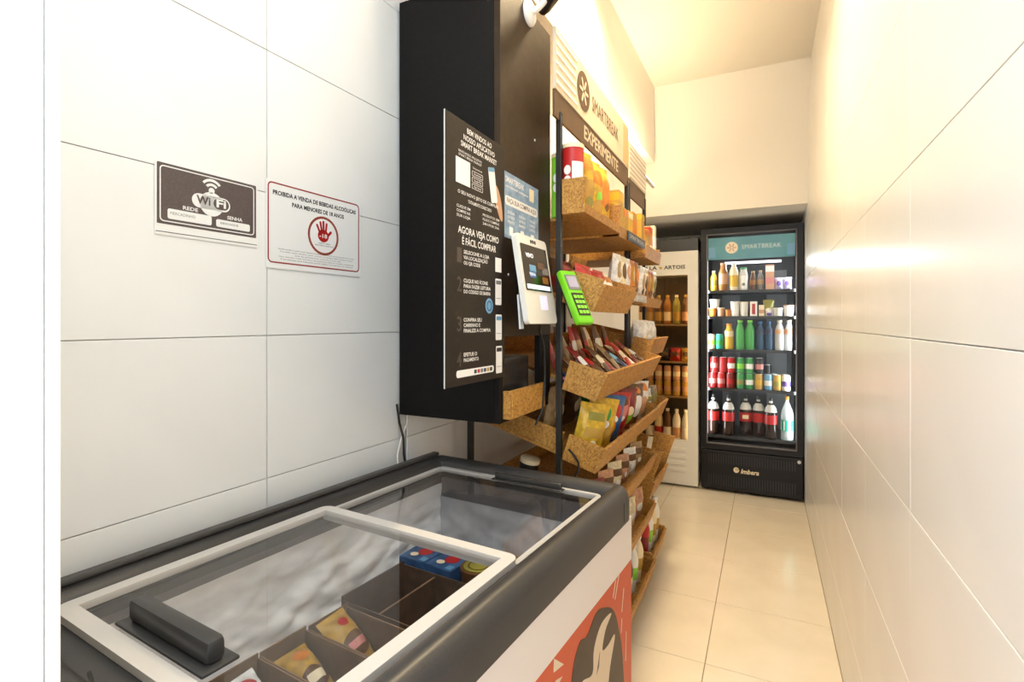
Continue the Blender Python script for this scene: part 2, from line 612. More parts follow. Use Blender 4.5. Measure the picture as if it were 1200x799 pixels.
hx, hy = 0.019, -0.003
b.prism([(hx + 0.0185 * math.cos(a * PI / 12) , hy - 0.004 + 0.017 * math.sin(a * PI / 12)) for a in range(24)], 0.0008, 0.0010)
for fx, fy, gx, gy, rr in ((-0.013, 0.004, -0.024, 0.026, 0.0033), (-0.006, 0.008, -0.0115, 0.036, 0.0034), (0.001, 0.009, 0.0, 0.039, 0.0034),
                           (0.009, 0.007, 0.0125, 0.034, 0.0034), (0.012, -0.006, 0.029, 0.010, 0.0040)):
    b.prism(capsule(hx + fx * 0.9, hy + fy, hx + gx * 0.88, hy + gy * 0.86, rr * 0.95), 0.0008, 0.0010)
b.build('hand_symbol', M_HAND, sg)
lettering(sg, '-18', 0.0185, -0.008, 0.0105, M_PRINTW, 0.026, 0.0012, bold=0.02)
lettering(sg, 'ALERTA PARA', 0.022, -0.0275, 0.0035, M_PRINTK, 0.040, 0.0011)
lettering(sg, 'MENORES E ADULTOS', 0.022, -0.0335, 0.0035, M_PRINTK, 0.062, 0.0011)
for i, (s, w_) in enumerate((('Bebidas alcoólicas podem causar dependência química e, em excesso, provocam graves males à saúde', 0.25),
                             ('É proibido vender, fornecer, servir, ministrar ou entregar bebida alcoólica a criança', 0.24),
                             ('ainda que gratuitamente, conforme a lei em vigor', 0.155),
                             ('Pena: detenção e multa. Denuncie o descumprimento desta lei aos órgãos competentes', 0.245),
                             ('A fiscalização será feita pelo poder público nos termos do estatuto', 0.24))):
    lettering(sg, s, 0.005, -0.058 - 0.0062 * i, 0.0030, M_PRINTK, w_, 0.0011)
# =================================================================== WALL CABINET WITH POSTER AND PAY SCREEN
XC = -0.685
cb = thing('wall_cabinet', 'tall black wall cabinet hanging above the far end of the freezer', 'cabinet', (0, 0, 0))
MB().box(-1.040, XC - 0.021, 1.335, 1.605, 1.275, 2.33).build('carcass', M_LAMIN, cb)
MB().box(-1.0468, XC - 0.0212, 1.318, 1.334, 1.025, 2.335, b=0.0012).build('front_panel', M_LAMIN, cb)
MB().box(XC - 0.020, XC, 1.318, 1.704, 1.275, 2.335, b=0.0012).build('side_panel', M_BROWN, cb)
MB().box(XC - 0.020, XC - 0.001, 1.6085, 1.704, 1.03, 1.2745, b=0.0012).build('side_panel', M_LAMIN, cb)
MB().box(XC - 0.020, XC - 0.001, 1.318, 1.335, 1.025, 1.274, b=0.001).build('stile', M_LAMIN, cb)
MB().box(-1.040, -1.028, 1.335, 1.605, 1.04, 1.274).build('niche_back', M_LAMIN, cb)
MB().box(-1.040, XC - 0.002, 1.335, 1.605, 1.026, 1.040).build('niche_floor', M_LAMIN, cb)
for zz, yy in ((1.46, 1.37), (1.92, 1.565)):
    MB().lathe([(0.004, 0), (0.004, 0.0015), (0.0, 0.002)], 10).build('screw', C('silver'), cb, (XC, yy, zz), (0, PI / 2, 0))
tr = holder('tray', cb)
MB().box(XC - 0.001, XC + 0.022, 1.338, 1.350, 1.036, 1.118, b=0.001).build('side_panel', M_OSB, tr)
MB().box(XC + 0.012, XC + 0.024, 1.3502, 1.598, 1.036, 1.118, b=0.001).build('front_panel', M_OSB, tr)
MB().box(XC - 0.001, XC + 0.012, 1.3502, 1.598, 1.0365, 1.044).build('base', M_OSB, tr)

dv = thing('black_device_box', 'black electronic box standing in the cabinet niche below the pay screen', 'device', (-0.77, 1.47, 1.0405))
MB().box(-0.06, 0.06, -0.105, 0.105, 0, 0.17, b=0.006).build('case', M_BLACK, dv)
MB().box(0.0602, 0.0615, -0.09, 0.09, 0.02, 0.15, b=0.0005).build('faceplate', mat('device_face', (0.02, 0.02, 0.022), 0.25), dv)
MB().lathe([(0.003, 0), (0.003, 0.002), (0, 0.003)], 8).build('status_light', C('silver'), dv, (0.0615, 0.02, 0.035), (0, PI / 2, 0))

# flag-like poster board: fixed to the cabinet's edge
M_POST = noisy('poster_black', (0.010, 0.006, 0.004), (0.015, 0.009, 0.006), 90, 0.5, spec=0.3)
po = thing('instruction_poster', 'tall black poster with white printed steps fixed to the cabinet edge', 'poster', (-0.6825, 1.180, 1.4925), FACE_X)
PW, PH = 0.155, 0.331
MB().box(-PW, PW, -PH, PH, 0, 0.003, b=0.0006).build('board', M_POST, po)
MB().box(-PW - 0.0008, -PW - 0.0001, -PH, PH, 0.0, 0.003).build('edge', C('lightgrey'), po)


def T(s, x, y, h, w=None, m=M_PRINTW, al='CENTER', bold=0.015, p=None, z=0.0036):
    return lettering(p or po, s, x, y, h, m, w, z, al, bold=bold)


T('BEM VINDOS AO', 0.010, 0.311, 0.0135, 0.130)
T('NOSSO APLICATIVO', 0.010, 0.291, 0.0135, 0.165)
T('SMART BREAK MARKET', 0.010, 0.272, 0.0135, 0.190)
T('BAIXE NOSSO APLICATIVO', -0.038, 0.2515, 0.006, 0.115, bold=0)
T('SMART BREAK MARKET', -0.038, 0.2425, 0.006, 0.115, bold=0)
MB().box(-0.108, -0.040, 0.171, 0.234, 0.0031, 0.0036).build('blank_label', M_PRINTW, po)
T('Disponível', -0.003, 0.226, 0.005, 0.048, bold=0)
for k in range(3):
    MB().frame(-0.030, 0.026, 0.172 + 0.0165 * k, 0.185 + 0.0165 * k, 0.001, 0.0031, 0.0035, 0.002).build('badge', M_PRINTW, po)
    T(('App Store', 'Google Play', 'Download')[k], -0.002, 0.1785 + 0.0165 * k, 0.006, 0.04, bold=0)
hd = MB()
hd.prism(smooth([(0.142, 0.118), (0.136, 0.160), (0.120, 0.196), (0.098, 0.212), (0.086, 0.200), (0.094, 0.186), (0.100, 0.160), (0.124, 0.122)], 3), 0.0031, 0.0035)
hd.build('printed_hand', mat('print_skin', (0.55, 0.30, 0.18), 0.5), po)
MB().prism(rrect(-0.018, 0.018, -0.048, 0.048, 0.005), 0.0036, 0.0040).build('printed_phone', M_PRINTW, po, (0.082, 0.206, 0), (0, 0, R(12)))
MB().prism(rrect(-0.018, 0.018, 0.036, 0.048, 0.005), 0.0041, 0.0043).build('printed_phone', C('sky'), po, (0.082, 0.206, 0), (0, 0, R(12)))
T('O SEU NOVO JEITO DE COMPRAR', 0.008, 0.150, 0.0085, 0.215, bold=0.01)
T('TOTALMENTE CONECTADO', 0.012, 0.133, 0.0085, 0.125, bold=0.01)
for i, s in enumerate(('CLIQUE EM', 'COMPRE NA', 'SUA LOJA')):
    T(s, -0.105, 0.114 - 0.0115 * i, 0.0068, 0.065, al='LEFT', bold=0.005)
for i, s in enumerate(('PRODUTOS SEM', 'FILAS E COMPRAS', '24H POR DIA')):
    T(s, 0.025, 0.114 - 0.0115 * i, 0.0068, 0.095, al='LEFT', bold=0.005)
T('AGORA VEJA COMO', 0.010, 0.056, 0.0175, 0.215)
T('É FÁCIL COMPRAR', 0.010, 0.029, 0.0175, 0.180)
M_NUM = mat('poster_numeral', (0.055, 0.038, 0.030), 0.5)
steps = (('1', ('SELECIONE A LOJA', 'VIA LOCALIZAÇÃO', 'OU QR CODE'), 0.003), ('2', ('CLIQUE NO ÍCONE', 'PARA FAZER LEITURA', 'DO CÓDIGO DE BARRA'), -0.069),
         ('3', ('CONFIRA SEU', 'CARRINHO E', 'FINALIZE A COMPRA'), -0.168), ('4', ('EFETUE O', 'PAGAMENTO'), -0.256))
for nmb, lines, y0 in steps:
    T(nmb, -0.092, y0 - 0.012, 0.036, 0.022, M_NUM)
    for i, s in enumerate(lines):
        T(s, -0.072, y0 - 0.0138 * i, 0.0090, min(0.140, 0.0083 * len(s)), al='LEFT')
MB().box(0.098, 0.134, -0.032, 0.008, 0.0031, 0.0036).build('blank_label', M_PRINTW, po)
for i, (y0, y1) in enumerate(((-0.125, -0.051), (-0.224, -0.152), (-0.318, -0.241))):
    x0 = 0.098 + 0.002 * i
    MB().prism(rrect(x0, x0 + 0.036, y0, y1, 0.004), 0.0031, 0.0036).build('printed_phone', M_PRINTW, po)
    MB().prism(rrect(x0 + 0.003, x0 + 0.033, y1 - 0.016, y1 - 0.005, 0.002), 0.0037, 0.0039).build('printed_phone', (C('grey'), C('sky'), C('black'))[i], po)
    MB().box(x0 + 0.004, x0 + 0.032, y0 + 0.018, y0 + 0.0195, 0.0037, 0.0039).build('printed_phone', C('grey'), po)
MB().disc(0.062, -0.129, 0.021, 0.021, 0.0031, 0.0036).build('round_logo', C('sky'), po)
MB().ring(0.062, -0.129, 0.014, 0.014, 0.003, 0.0036, 0.0039, 20).build('round_logo', C('navy'), po)
MB().prism(rrect(-0.105, 0.088, -0.311, -0.293, 0.007), 0.0031, 0.0036).build('card_strip', M_PRINTW, po)
for k in range(6):
    MB().prism(rrect(-0.020 + 0.017 * k, -0.007 + 0.017 * k, -0.307, -0.297, 0.002), 0.0037, 0.0039).build('card_logo', (C('navy'), C('red'), C('grey'), C('navy'), C('gold'), C('black'))[k], po)

# blue leaflet on the cabinet side
M_BLUEP = noisy('leaflet_blue', (0.16, 0.25, 0.37), (0.30, 0.42, 0.55), 30, 0.4)
lf = thing('blue_leaflet', 'pale blue printed leaflet on the cabinet side above the pay screen', 'poster', (XC + 0.0006, 1.465, 1.665), FACE_X)
MB().box(-0.128, 0.128, -0.097, 0.097, 0, 0.0008).build('sheet', M_BLUEP, lf)
T('SMARTBREAK', -0.052, 0.075, 0.017, 0.13, p=lf, z=0.0011, bold=0.02)
T('seu mercado inteligente', -0.035, 0.056, 0.007, 0.16, p=lf, z=0.0011)
MB().box(0.055, 0.090, 0.045, 0.085, 0.0008, 0.0011).build('blank_label', C('cream'), lf)
MB().prism(rrect(-0.118, 0.118, 0.000, 0.028, 0.010), 0.0008, 0.0011).build('banner', M_PRINTW, lf)
T('FAÇA SUA COMPRA AQUI', 0.0, 0.014, 0.014, 0.215, C('brown'), p=lf, z=0.0014)
for k in range(3):
    for i, s in enumerate((('ESCOLHA', 'OS SEUS', 'PRODUTOS'), ('PASSE NO', 'LEITOR DE', 'BARRAS'), ('PAGUE', 'COM SEU', 'CARTÃO'))[k]):
        T(s, -0.078 + 0.078 * k, -0.020 - 0.014 * i, 0.008, 0.045, p=lf, z=0.0011)
    MB().prism(rrect(-0.090 + 0.078 * k, -0.066 + 0.078 * k, -0.088, -0.062, 0.003), 0.0008, 0.0011).build('printed_icon', M_PRINTW, lf)

# pay screen on a bracket
TM = thing('pay_screen', 'white touch-screen payment terminal mounted on the brown cabinet side', 'terminal', (-0.625, 1.452, 1.447), (0, 0, 0))
TL = Matrix.Rotation(R(-9), 4, 'Y')
r3 = (TL @ Matrix(((0, 0, 1, 0), (1, 0, 0, 0), (0, 1, 0, 0), (0, 0, 0, 1)))).to_euler()
sh = MB().prism(rrect(-0.112, 0.112, -0.134, 0.134, 0.014), -0.016, 0).build('casing', mat('terminal_white', (0.72, 0.69, 0.64), 0.35), TM, rot=r3)
scr = MB().prism(rrect(-0.096, 0.098, -0.035, 0.105, 0.005), 0.0003, 0.0015).build('screen', mat('screen_dark', (0.012, 0.009, 0.008), 0.15), TM, rot=r3)
SCW = mat('screen_white', (0.7, 0.7, 0.7), 0.4, emit=(0.8, 0.85, 0.9), estr=0.5)
MB().prism(rrect(-0.088, 0.090, -0.030, -0.016, 0.003), 0.0016, 0.0018).build('screen_bar', mat('screen_bar_blue', (0.5, 0.6, 0.7), 0.4, emit=(0.55, 0.7, 0.8), estr=0.5), scr)
lettering(scr, 'VIVO', -0.040, 0.072, 0.013, SCW, 0.055, 0.0017, bold=0.02)
lettering(scr, 'VENHA', -0.038, 0.015, 0.010, SCW, 0.045, 0.0021)
for k, (x, y, c) in enumerate(((-0.035, 0.014, 'blue'), (-0.030, 0.032, 'sky'), (0.058, 0.0, 'amber'), (0.036, 0.045, 'brown'), (0.066, 0.030, 'grey'))):
    MB().prism(rrect(x - 0.022, x + 0.024, y - 0.009, y + 0.012, 0.003), 0.0016, 0.0018).build('screen_picture', C(c), scr)
MB().prism(rrect(-0.004, 0.050, -0.092, -0.048, 0.002), 0.0003, 0.0012).build('sticker', mat('terminal_sticker', (0.72, 0.60, 0.74), 0.4, emit=(0.9, 0.7, 0.95), estr=0.25), TM, rot=r3)
b = MB()
for k in range(3):
    b.disc(-0.012 + 0.015 * k, 0.119 + 0.001 * (k == 1), 0.005, 0.006, 0.0003, 0.0016, 12)
b.build('sensor', M_BLACK, TM, rot=r3)
br = MB()
br.box(-0.056, -0.044, -0.020, 0.020, -0.10, 0.06, b=0.001)
br.box(-0.046, -0.012, -0.02, 0.02, -0.02, 0.02, b=0.001)
br.build('bracket', C('grey'), TM)
MB().box(-0.004, 0.002, -0.011, 0.011, -0.05, 0.05, b=0.001).build('bracket_leg', C('silver'), TM, (-0.013, -0.095, -0.098), (0, R(-4), 0))
cbl = MB().tube([(-0.632, 1.50, 1.327), (-0.648, 1.52, 1.29), (-0.650, 1.56, 1.24), (-0.653, 1.575, 1.17), (-0.655, 1.58, 1.10), (-0.66, 1.57, 1.03), (-0.68, 1.56, 0.98)], 0.004)
tag(cbl.build('power_cable', M_BLACK, smooth=True, flat=80), 'black power cable hanging from the pay screen past the tray', 'cable')
tag(MB().tube([(-1.042, 1.300, 1.06), (-1.040, 1.31, 1.00), (-1.036, 1.325, 0.95), (-1.030, 1.32, 0.90), (-1.024, 1.325, 0.84)], 0.004).build('wall_cable', M_BLACK, smooth=True, flat=80),
    'thin black cable running down the tiled wall behind the freezer', 'cable')
tag(MB().tube([(-1.036, 1.345, 1.024), (-1.036, 1.343, 0.99), (-1.041, 1.320, 0.95), (-1.040, 1.300, 0.90), (-1.034, 1.30, 0.84)], 0.003).build('wall_cable', M_WPLAS, smooth=True, flat=80),
    'thin white cable hanging below the black cabinet against the wall', 'cable')

# security camera
sc = thing('security_camera', 'white wall-mounted security camera at the cabinet top', 'camera', (XC, 1.515, 2.312))
Ry = Matrix.Rotation(PI / 2, 4, 'Y')
MB().lathe([(0.040, 0.0), (0.040, 0.006), (0.034, 0.013), (0.018, 0.018), (0.0, 0.019)], 24, Ry).build('base', M_WPLAS, sc, smooth=True, flat=50)
MB().tube([(0.015, 0, 0), (0.035, 0.004, 0.012), (0.05, 0.01, 0.03), (0.058, 0.02, 0.04)], 0.010, 10).build('arm', M_WPLAS, sc, smooth=True, flat=60)
Rb = Matrix.Translation((0.062, 0.03, 0.045)) @ Matrix.Rotation(R(-35), 4, 'Z') @ Matrix.Rotation(R(80), 4, 'Y')
MB().lathe([(0.0, -0.05), (0.020, -0.048), (0.024, -0.03), (0.024, 0.03), (0.022, 0.05), (0.018, 0.05), (0.016, 0.045), (0, 0.045)], 20, Rb).build('body', C('black'), sc, smooth=True, flat=50)
# =================================================================== CHEST FREEZER
FZ = thing('chest_freezer', 'dark grey rimmed chest freezer with sliding glass lids and orange front', 'freezer', (-0.686, 0.842, 0), (0, 0, R(-4.4)))
FX, FY = 0.33, 0.56
b = MB()
b.box(0.285, 0.322, -0.555, 0.555, 0.06, 0.8055)
b.box(-0.325, -0.29, -0.555, 0.555, 0.06, 0.8055)
b.box(-0.29, 0.285, -0.555, -0.47, 0.06, 0.8055)
b.box(-0.29, 0.285, 0.515, 0.555, 0.06, 0.8055)
b.box(-0.29, 0.285, -0.47, 0.515, 0.06, 0.12)
b.build('body', mat('freezer_white', (0.72, 0.68, 0.64), 0.35), FZ)
for sx_ in (-0.27, 0.27):
    for sy_ in (-0.48, 0.48):
        MB().lathe([(0.02, 0.0), (0.025, 0.01), (0.025, 0.06)], 12).build('foot', M_BLACK, FZ, (sx_, sy_, 0))
prof = [(0.0, 0.806), (0.0, 0.856), (0.004, 0.873), (0.014, 0.886), (0.026, 0.890), (0.044, 0.884), (0.0595, 0.869), (0.0595, 0.806)]
MB().sweep(-FX, FX, -FY, FY, 0.045, prof).build('rim', M_DGREY, FZ, smooth=True, flat=60)
MB().box(-0.2700, 0.2700, -0.5000, -0.452, 0.8065, 0.8665, b=0.002).build('deck', M_DGREY, FZ)
MB().box(-0.325, -0.300, -0.50, 0.53, 0.8895, 0.900, b=0.004).build('back_rail', M_DGREY, FZ)
MB().tube([(-0.02, -0.505, 0.8895), (0.0, -0.510, 0.8895), (0.02, -0.522, 0.8895)], 0.0025, 6).build('deck_mark', M_BLACK, FZ)
for ly, nm in ((0.47, 'rim_seam'),):
    MB().box(0.3302, 0.3308, 0.478, 0.480, 0.815, 0.862).build(nm, M_BLACK, FZ)
# tracks along front and back of the opening
MB().box(0.2590, 0.2700, -0.450, 0.499, 0.835, 0.8540).build('lid_track', M_WPLAS, FZ)
MB().box(-0.2700, -0.2590, -0.450, 0.499, 0.835, 0.8540).build('lid_track', M_DGREY, FZ)
# lids
M_LIDG = glass('lid_glass', (0.985, 0.985, 0.985), 1.0, 0.015, 1.5)
M_LIDF = mat('lid_frame_white', (0.52, 0.49, 0.46), 0.4)


def lid(y0, y1, z, fm, w):
    L = holder('lid', FZ)
    MB().frame(-0.2675, 0.2675, y0, y1, w, z, z + 0.012, 0.022).build('frame', fm, L, smooth=True, flat=40)
    MB().box(-0.2635 + w, 0.2635 - w, y0 + w - 0.004, y1 - w + 0.004, z + 0.005, z + 0.009).build('pane', M_LIDG, L)
    return L


L1 = lid(-0.464, 0.058, 0.8675, M_LIDF, 0.026)
L2 = lid(0.034, 0.4985, 0.8556, mat('lid_frame_grey', (0.42, 0.40, 0.38), 0.4), 0.012)
hb = MB()
hb.box(-0.135, 0.095, -0.025, 0.025, 0.0, 0.005, b=0.0022)
hb.box(-0.125, 0.085, -0.013, 0.013, 0.004, 0.036, b=0.008)
hb.build('handle', mat('handle_grey', (0.026, 0.025, 0.025), 0.35), L1, (0, -0.408, 0.8768), smooth=True, flat=40)
hb = MB()
hb.box(-0.055, 0.165, -0.012, 0.012, 0.0, 0.004, b=0.0018)
hb.box(-0.050, 0.160, -0.004, 0.010, 0.003, 0.020, b=0.004)
hb.build('handle', mat('handle_dark', (0.03, 0.028, 0.027), 0.25), L2, (0, 0.470, 0.8673), smooth=True, flat=40)

# inner liner
M_LIN = noisy('liner_grey', (0.13, 0.12, 0.12), (0.17, 0.16, 0.16), 12, 0.5, 0.02)
M_FROST = noisy('frost', (0.74, 0.72, 0.71), (0.90, 0.88, 0.87), 14, 0.7, 0.35, 8, stretch=(1, 1, 2.2))
b = MB()
b.box(-0.2895, -0.2700, -0.47, 0.515, 0.60, 0.834)
b.box(0.2700, 0.2845, -0.47, 0.515, 0.60, 0.834)
b.box(-0.2700, 0.2700, -0.4695, -0.452, 0.60, 0.8054)
b.box(-0.2700, 0.2700, 0.4990, 0.5145, 0.60, 0.834)
b.build('liner_band', M_LIN, FZ)
MB().box(-0.289, 0.284, -0.469, 0.514, 0.54, 0.585).build('liner_floor', M_FROST, FZ)


def frost(name, p0, du, dv, nrm, nu, nv, amp, seed, m):
    vs, fs = [], []
    p0, du, dv, nrm = Vector(p0), Vector(du), Vector(dv), Vector(nrm)
    for j in range(nv + 1):
        for i in range(nu + 1):
            u, v = i / nu, j / nv
            q = p0 + du * u + dv * v
            n1 = 1.2 * abs(noise.noise(Vector((u * 6 + v * 2 + seed, v * 2.2 - u, 0)))) + 0.6 * abs(noise.noise(Vector((u * 9 - v * 4 + seed, v * 3, 2)))) - 0.5 + 0.5 * noise.noise(Vector((u * 13 + seed, v * 6, 3))) + 0.25 * noise.noise(Vector((u * 31, v * 15 + seed, 5)))
            edge = min(1.0, (1 - v) * 4.0 + 0.10)
            bulge = 0.008 + 0.03 * (1 - v) ** 2
            vs.append(q + nrm * max(bulge + amp * n1 * edge, 0.0062))
    for j in range(nv):
        for i in range(nu):
            a = j * (nu + 1) + i
            fs.append((a, a + 1, a + nu + 2, a + nu + 1))
    return MB().add(vs, fs).build(name, m, FZ, smooth=True, flat=70)


frost('frost_layer', (-0.275, -0.452, 0.585), (0, 0.95, 0), (0, 0, 0.230), (1, 0, 0), 110, 40, 0.015, 1.3, M_FROST)
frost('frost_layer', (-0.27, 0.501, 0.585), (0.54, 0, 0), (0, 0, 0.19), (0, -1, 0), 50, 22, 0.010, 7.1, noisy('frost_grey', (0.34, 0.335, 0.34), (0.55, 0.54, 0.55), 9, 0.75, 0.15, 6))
frost('frost_layer', (0.272, 0.50, 0.585), (0, -0.92, 0), (0, 0, 0.17), (-1, 0, 0), 60, 16, 0.006, 4.4, M_FROST)
frost('frost_layer', (-0.27, -0.458, 0.585), (0.54, 0, 0), (0, 0, 0.18), (0, 1, 0), 50, 18, 0.006, 2.2, M_FROST)

# printed front
MB().box(0.3222, 0.3262, -0.553, 0.553, 0.692, 0.8055, b=0.001).build('front_band', mat('band_white', (0.70, 0.63, 0.58), 0.4), FZ)
fp = MB().box(-0.553, 0.553, 0.09, 0.6915, 0, 0.003).build('front_graphic', noisy('orange_graphic', (0.50, 0.045, 0.005), (0.56, 0.070, 0.010), 2.5, 0.4), FZ, (0.3222, 0, 0), FACE_X)
M_BAR = noisy('bar_brown', (0.022, 0.011, 0.006), (0.050, 0.024, 0.011), 8, 0.45)
bar = [(0.150, 0.10), (0.150, 0.42), (0.165, 0.60), (0.205, 0.655), (0.245, 0.648), (0.30, 0.672), (0.36, 0.655), (0.41, 0.625), (0.445, 0.57), (0.485, 0.44), (0.50, 0.10)]
MB().prism(smooth(bar), 0.0031, 0.0038).build('printed_bar', M_BAR, fp)
M_CRM = mat('swirl_cream', (0.66, 0.52, 0.36), 0.5)
MB().prism(smooth([(0.395, 0.625), (0.33, 0.632), (0.285, 0.60), (0.275, 0.55), (0.215, 0.567), (0.205, 0.525), (0.275, 0.50), (0.315, 0.455), (0.315, 0.30), (0.355, 0.30),
            (0.37, 0.44), (0.385, 0.50), (0.42, 0.56), (0.37, 0.56), (0.335, 0.57), (0.355, 0.605)]), 0.0039, 0.0045).build('printed_swirl', M_CRM, fp)
MB().prism([(0.298, 0.535), (0.318, 0.575), (0.312, 0.545)], 0.0046, 0.0050).build('printed_swirl', M_BAR, fp)
for tri in ([(0.085, 0.69), (0.083, 0.665), (0.128, 0.655)], [(0.092, 0.645), (0.090, 0.628), (0.122, 0.635)]):
    MB().prism(tri, 0.0031, 0.0036).build('printed_ray', M_CRM, fp)
for x0, y0, x1, y1 in ((0.424, 0.645, 0.452, 0.69), (0.410, 0.655, 0.428, 0.688), (0.475, 0.59, 0.49, 0.64), (0.47, 0.54, 0.475, 0.57), (0.505, 0.45, 0.51, 0.52)):
    MB().prism(capsule(x0, y0, x1, y1, 0.0022, 3), 0.0031, 0.0036).build('printed_ray', M_CRM, fp)

# contents of the freezer (things of their own, in the freezer's own directions)
FM = Matrix.Translation((-0.686, 0.842, 0)) @ Matrix.Rotation(R(-4.4), 4, 'Z')
M_CARD = noisy('cardboard', (0.19, 0.115, 0.065), (0.25, 0.155, 0.09), 30, 0.8, 0.03)
M_CARDD = noisy('dark_cardboard', (0.085, 0.048, 0.026), (0.12, 0.068, 0.038), 30, 0.8, 0.03)


def fz_thing(name, label, cat, lx, ly, z, rz=0, group=None):
    p = FM @ Vector((lx, ly, z))
    return thing(name, label, cat, p, (0, 0, R(-4.4 + rz)), group)


def carton(label, lx0, lx1, ly0, ly1, h, m, group='open cartons in the freezer', z0=0.5858, flap=True):
    t = fz_thing('open_carton', label, 'carton', (lx0 + lx1) / 2, (ly0 + ly1) / 2, z0, 0, group)
    a, c_ = (lx1 - lx0) / 2, (ly1 - ly0) / 2
    w = 0.003
    MB().box(-a, a, -c_, c_, 0, w).build('base', m, t)
    MB().box(-a, -a + w, -c_, c_, w, h).build('side', m, t)
    MB().box(a - w, a, -c_, c_, w, h * 0.72).build('side', m, t)
    MB().box(-a + w, a - w, -c_, -c_ + w, w, h * 0.92).build('end', m, t)
    MB().box(-a + w, a - w, c_ - w, c_, w, h * 0.92).build('end', m, t)
    return t


carton('open cardboard carton nearest the lid handle holding a white ice cream', -0.175, 0.020, -0.292, -0.182, 0.100, M_CARD)
carton('open cardboard carton in the middle holding a yellow ice cream bag', -0.172, 0.020, -0.180, -0.077, 0.100, M_CARD)
carton('open cardboard carton holding a gold ice cream with dark label', -0.165, 0.020, -0.075, 0.028, 0.100, M_CARD)
carton('empty dark cardboard carton beside the blue boxes', -0.190, 0.026, 0.034, 0.240, 0.105, M_CARDD)
t = fz_thing('carton_divider', 'thin dark cardboard divider across the empty carton', 'divider', -0.082, 0.137, 0.5890)
MB().box(-0.0015, 0.0015, -0.098, 0.098, 0, 0.085).build('sheet', M_CARDD, t)
MB().box(-0.0022, 0.0022, -0.098, 0.098, 0.0851, 0.087).build('top_edge', M_CARD, t)
t = fz_thing('closed_carton', 'long closed brown carton along the freezer front wall', 'carton', 0.128, -0.03, 0.5858)
MB().box(-0.092, 0.092, -0.25, 0.25, 0, 0.085, b=0.001).build('box', M_CARD, t)
MB().box(-0.012, 0.012, -0.248, 0.248, 0.0852, 0.0856).build('tape', C('tan'), t)


def pillow(w, h, d, nu=14, nv=16, crimp=0.06, seed=0.0, wob=0.0):
    """filled bag standing up: width along y, height along z, thickness along x, base at z=0"""
    b = MB()
    for s in (1, -1):
        vs, fs = [], []
        for j in range(nv + 1):
            for i in range(nu + 1):
                u, v = i / nu, j / nv
                fu = max(0.0, 1 - abs(2 * u - 1) ** 2.4)
                fv = 0.0 if v < crimp or v > 1 - crimp else max(0.0, 1 - abs(2 * (v - crimp) / (1 - 2 * crimp) - 1) ** 2.8) ** 0.6
                q = d / 2 * fu ** 0.7 * fv
                n1 = noise.noise(Vector((u * 4 + seed, v * 5, s * 2.0)))
                q = max(q * (1 + wob * n1), 0) + 0.0004
                yy = (u - 0.5) * w * (1 - 0.06 * fv)
                vs.append((s * q, yy, v * h))
        for j in range(nv):
            for i in range(nu):
                a = j * (nu + 1) + i
                fs.append((a, a + 1, a + nu + 2, a + nu + 1))
        b.add(vs, fs)
    return b


for i, (lx, ly, s, lb) in enumerate(((-0.168, 0.288, 0.93, 'blue ice cream box with red emblem at the carton back'), (-0.078, 0.287, 0.93, 'blue ice cream box with red emblem near the freezer middle'),
                                     (-0.150, 0.400, 0.9, 'small blue ice cream box under the far glass lid'))):
    t = fz_thing('ice_cream_box', lb, 'ice cream box', lx, ly, 0.5858, (2, -3, 6)[i], 'blue ice cream boxes in the freezer')
    h = 0.112 if i < 2 else 0.09
    MB().box(-0.046 * s, 0.046 * s, -0.046 * s, 0.046 * s, 0, h, b=0.002).build('box', noisy('icebox_blue', (0.02, 0.06, 0.16), (0.05, 0.13, 0.30), 25, 0.4), t)
    MB().disc(0.006, 0.010, 0.022 * s, 0.022 * s, h + 0.0002, h + 0.0008).build('emblem', C('red'), t)
    MB().disc(-0.012, -0.016, 0.012, 0.010, h + 0.0009, h + 0.0013).build('emblem', C('cream'), t)
    MB().box(0.020, 0.040 * s, -0.040 * s, -0.018, h + 0.0002, h + 0.0008).build('emblem', C('sky'), t)
t = fz_thing('ice_cream_tub', 'dark ice cream tub with a round yellow lid label', 'ice cream tub', 0.016, 0.288, 0.5858)
MB().lathe([(0.036, 0), (0.044, 0.11)], 22).build('tub', C('brown'), t, smooth=True)
MB().lathe([(0.046, 0.1102), (0.046, 0.120), (0.0, 0.121)], 22).build('lid', C('brown'), t, smooth=True)
MB().ring(0, 0, 0.037, 0.037, 0.010, 0.1215, 0.1222).build('lid_label', C('olive'), t)
MB().disc(0, 0, 0.022, 0.022, 0.1215, 0.1222).build('lid_label', C('olive'), t)
t = fz_thing('open_carton', 'long dark carton lying under the far glass lid', 'carton', 0.06, 0.415, 0.5858)
MB().box(-0.15, 0.15, -0.035, 0.035, 0, 0.085, b=0.001).build('box', M_CARDD, t)
# =================================================================== SHELVING RACKS
M_HEADC = mat('header_cream', (0.62, 0.52, 0.38), 0.55)
M_HEADB = mat('header_brown', (0.105, 0.055, 0.024), 0.5)
XB = -0.96


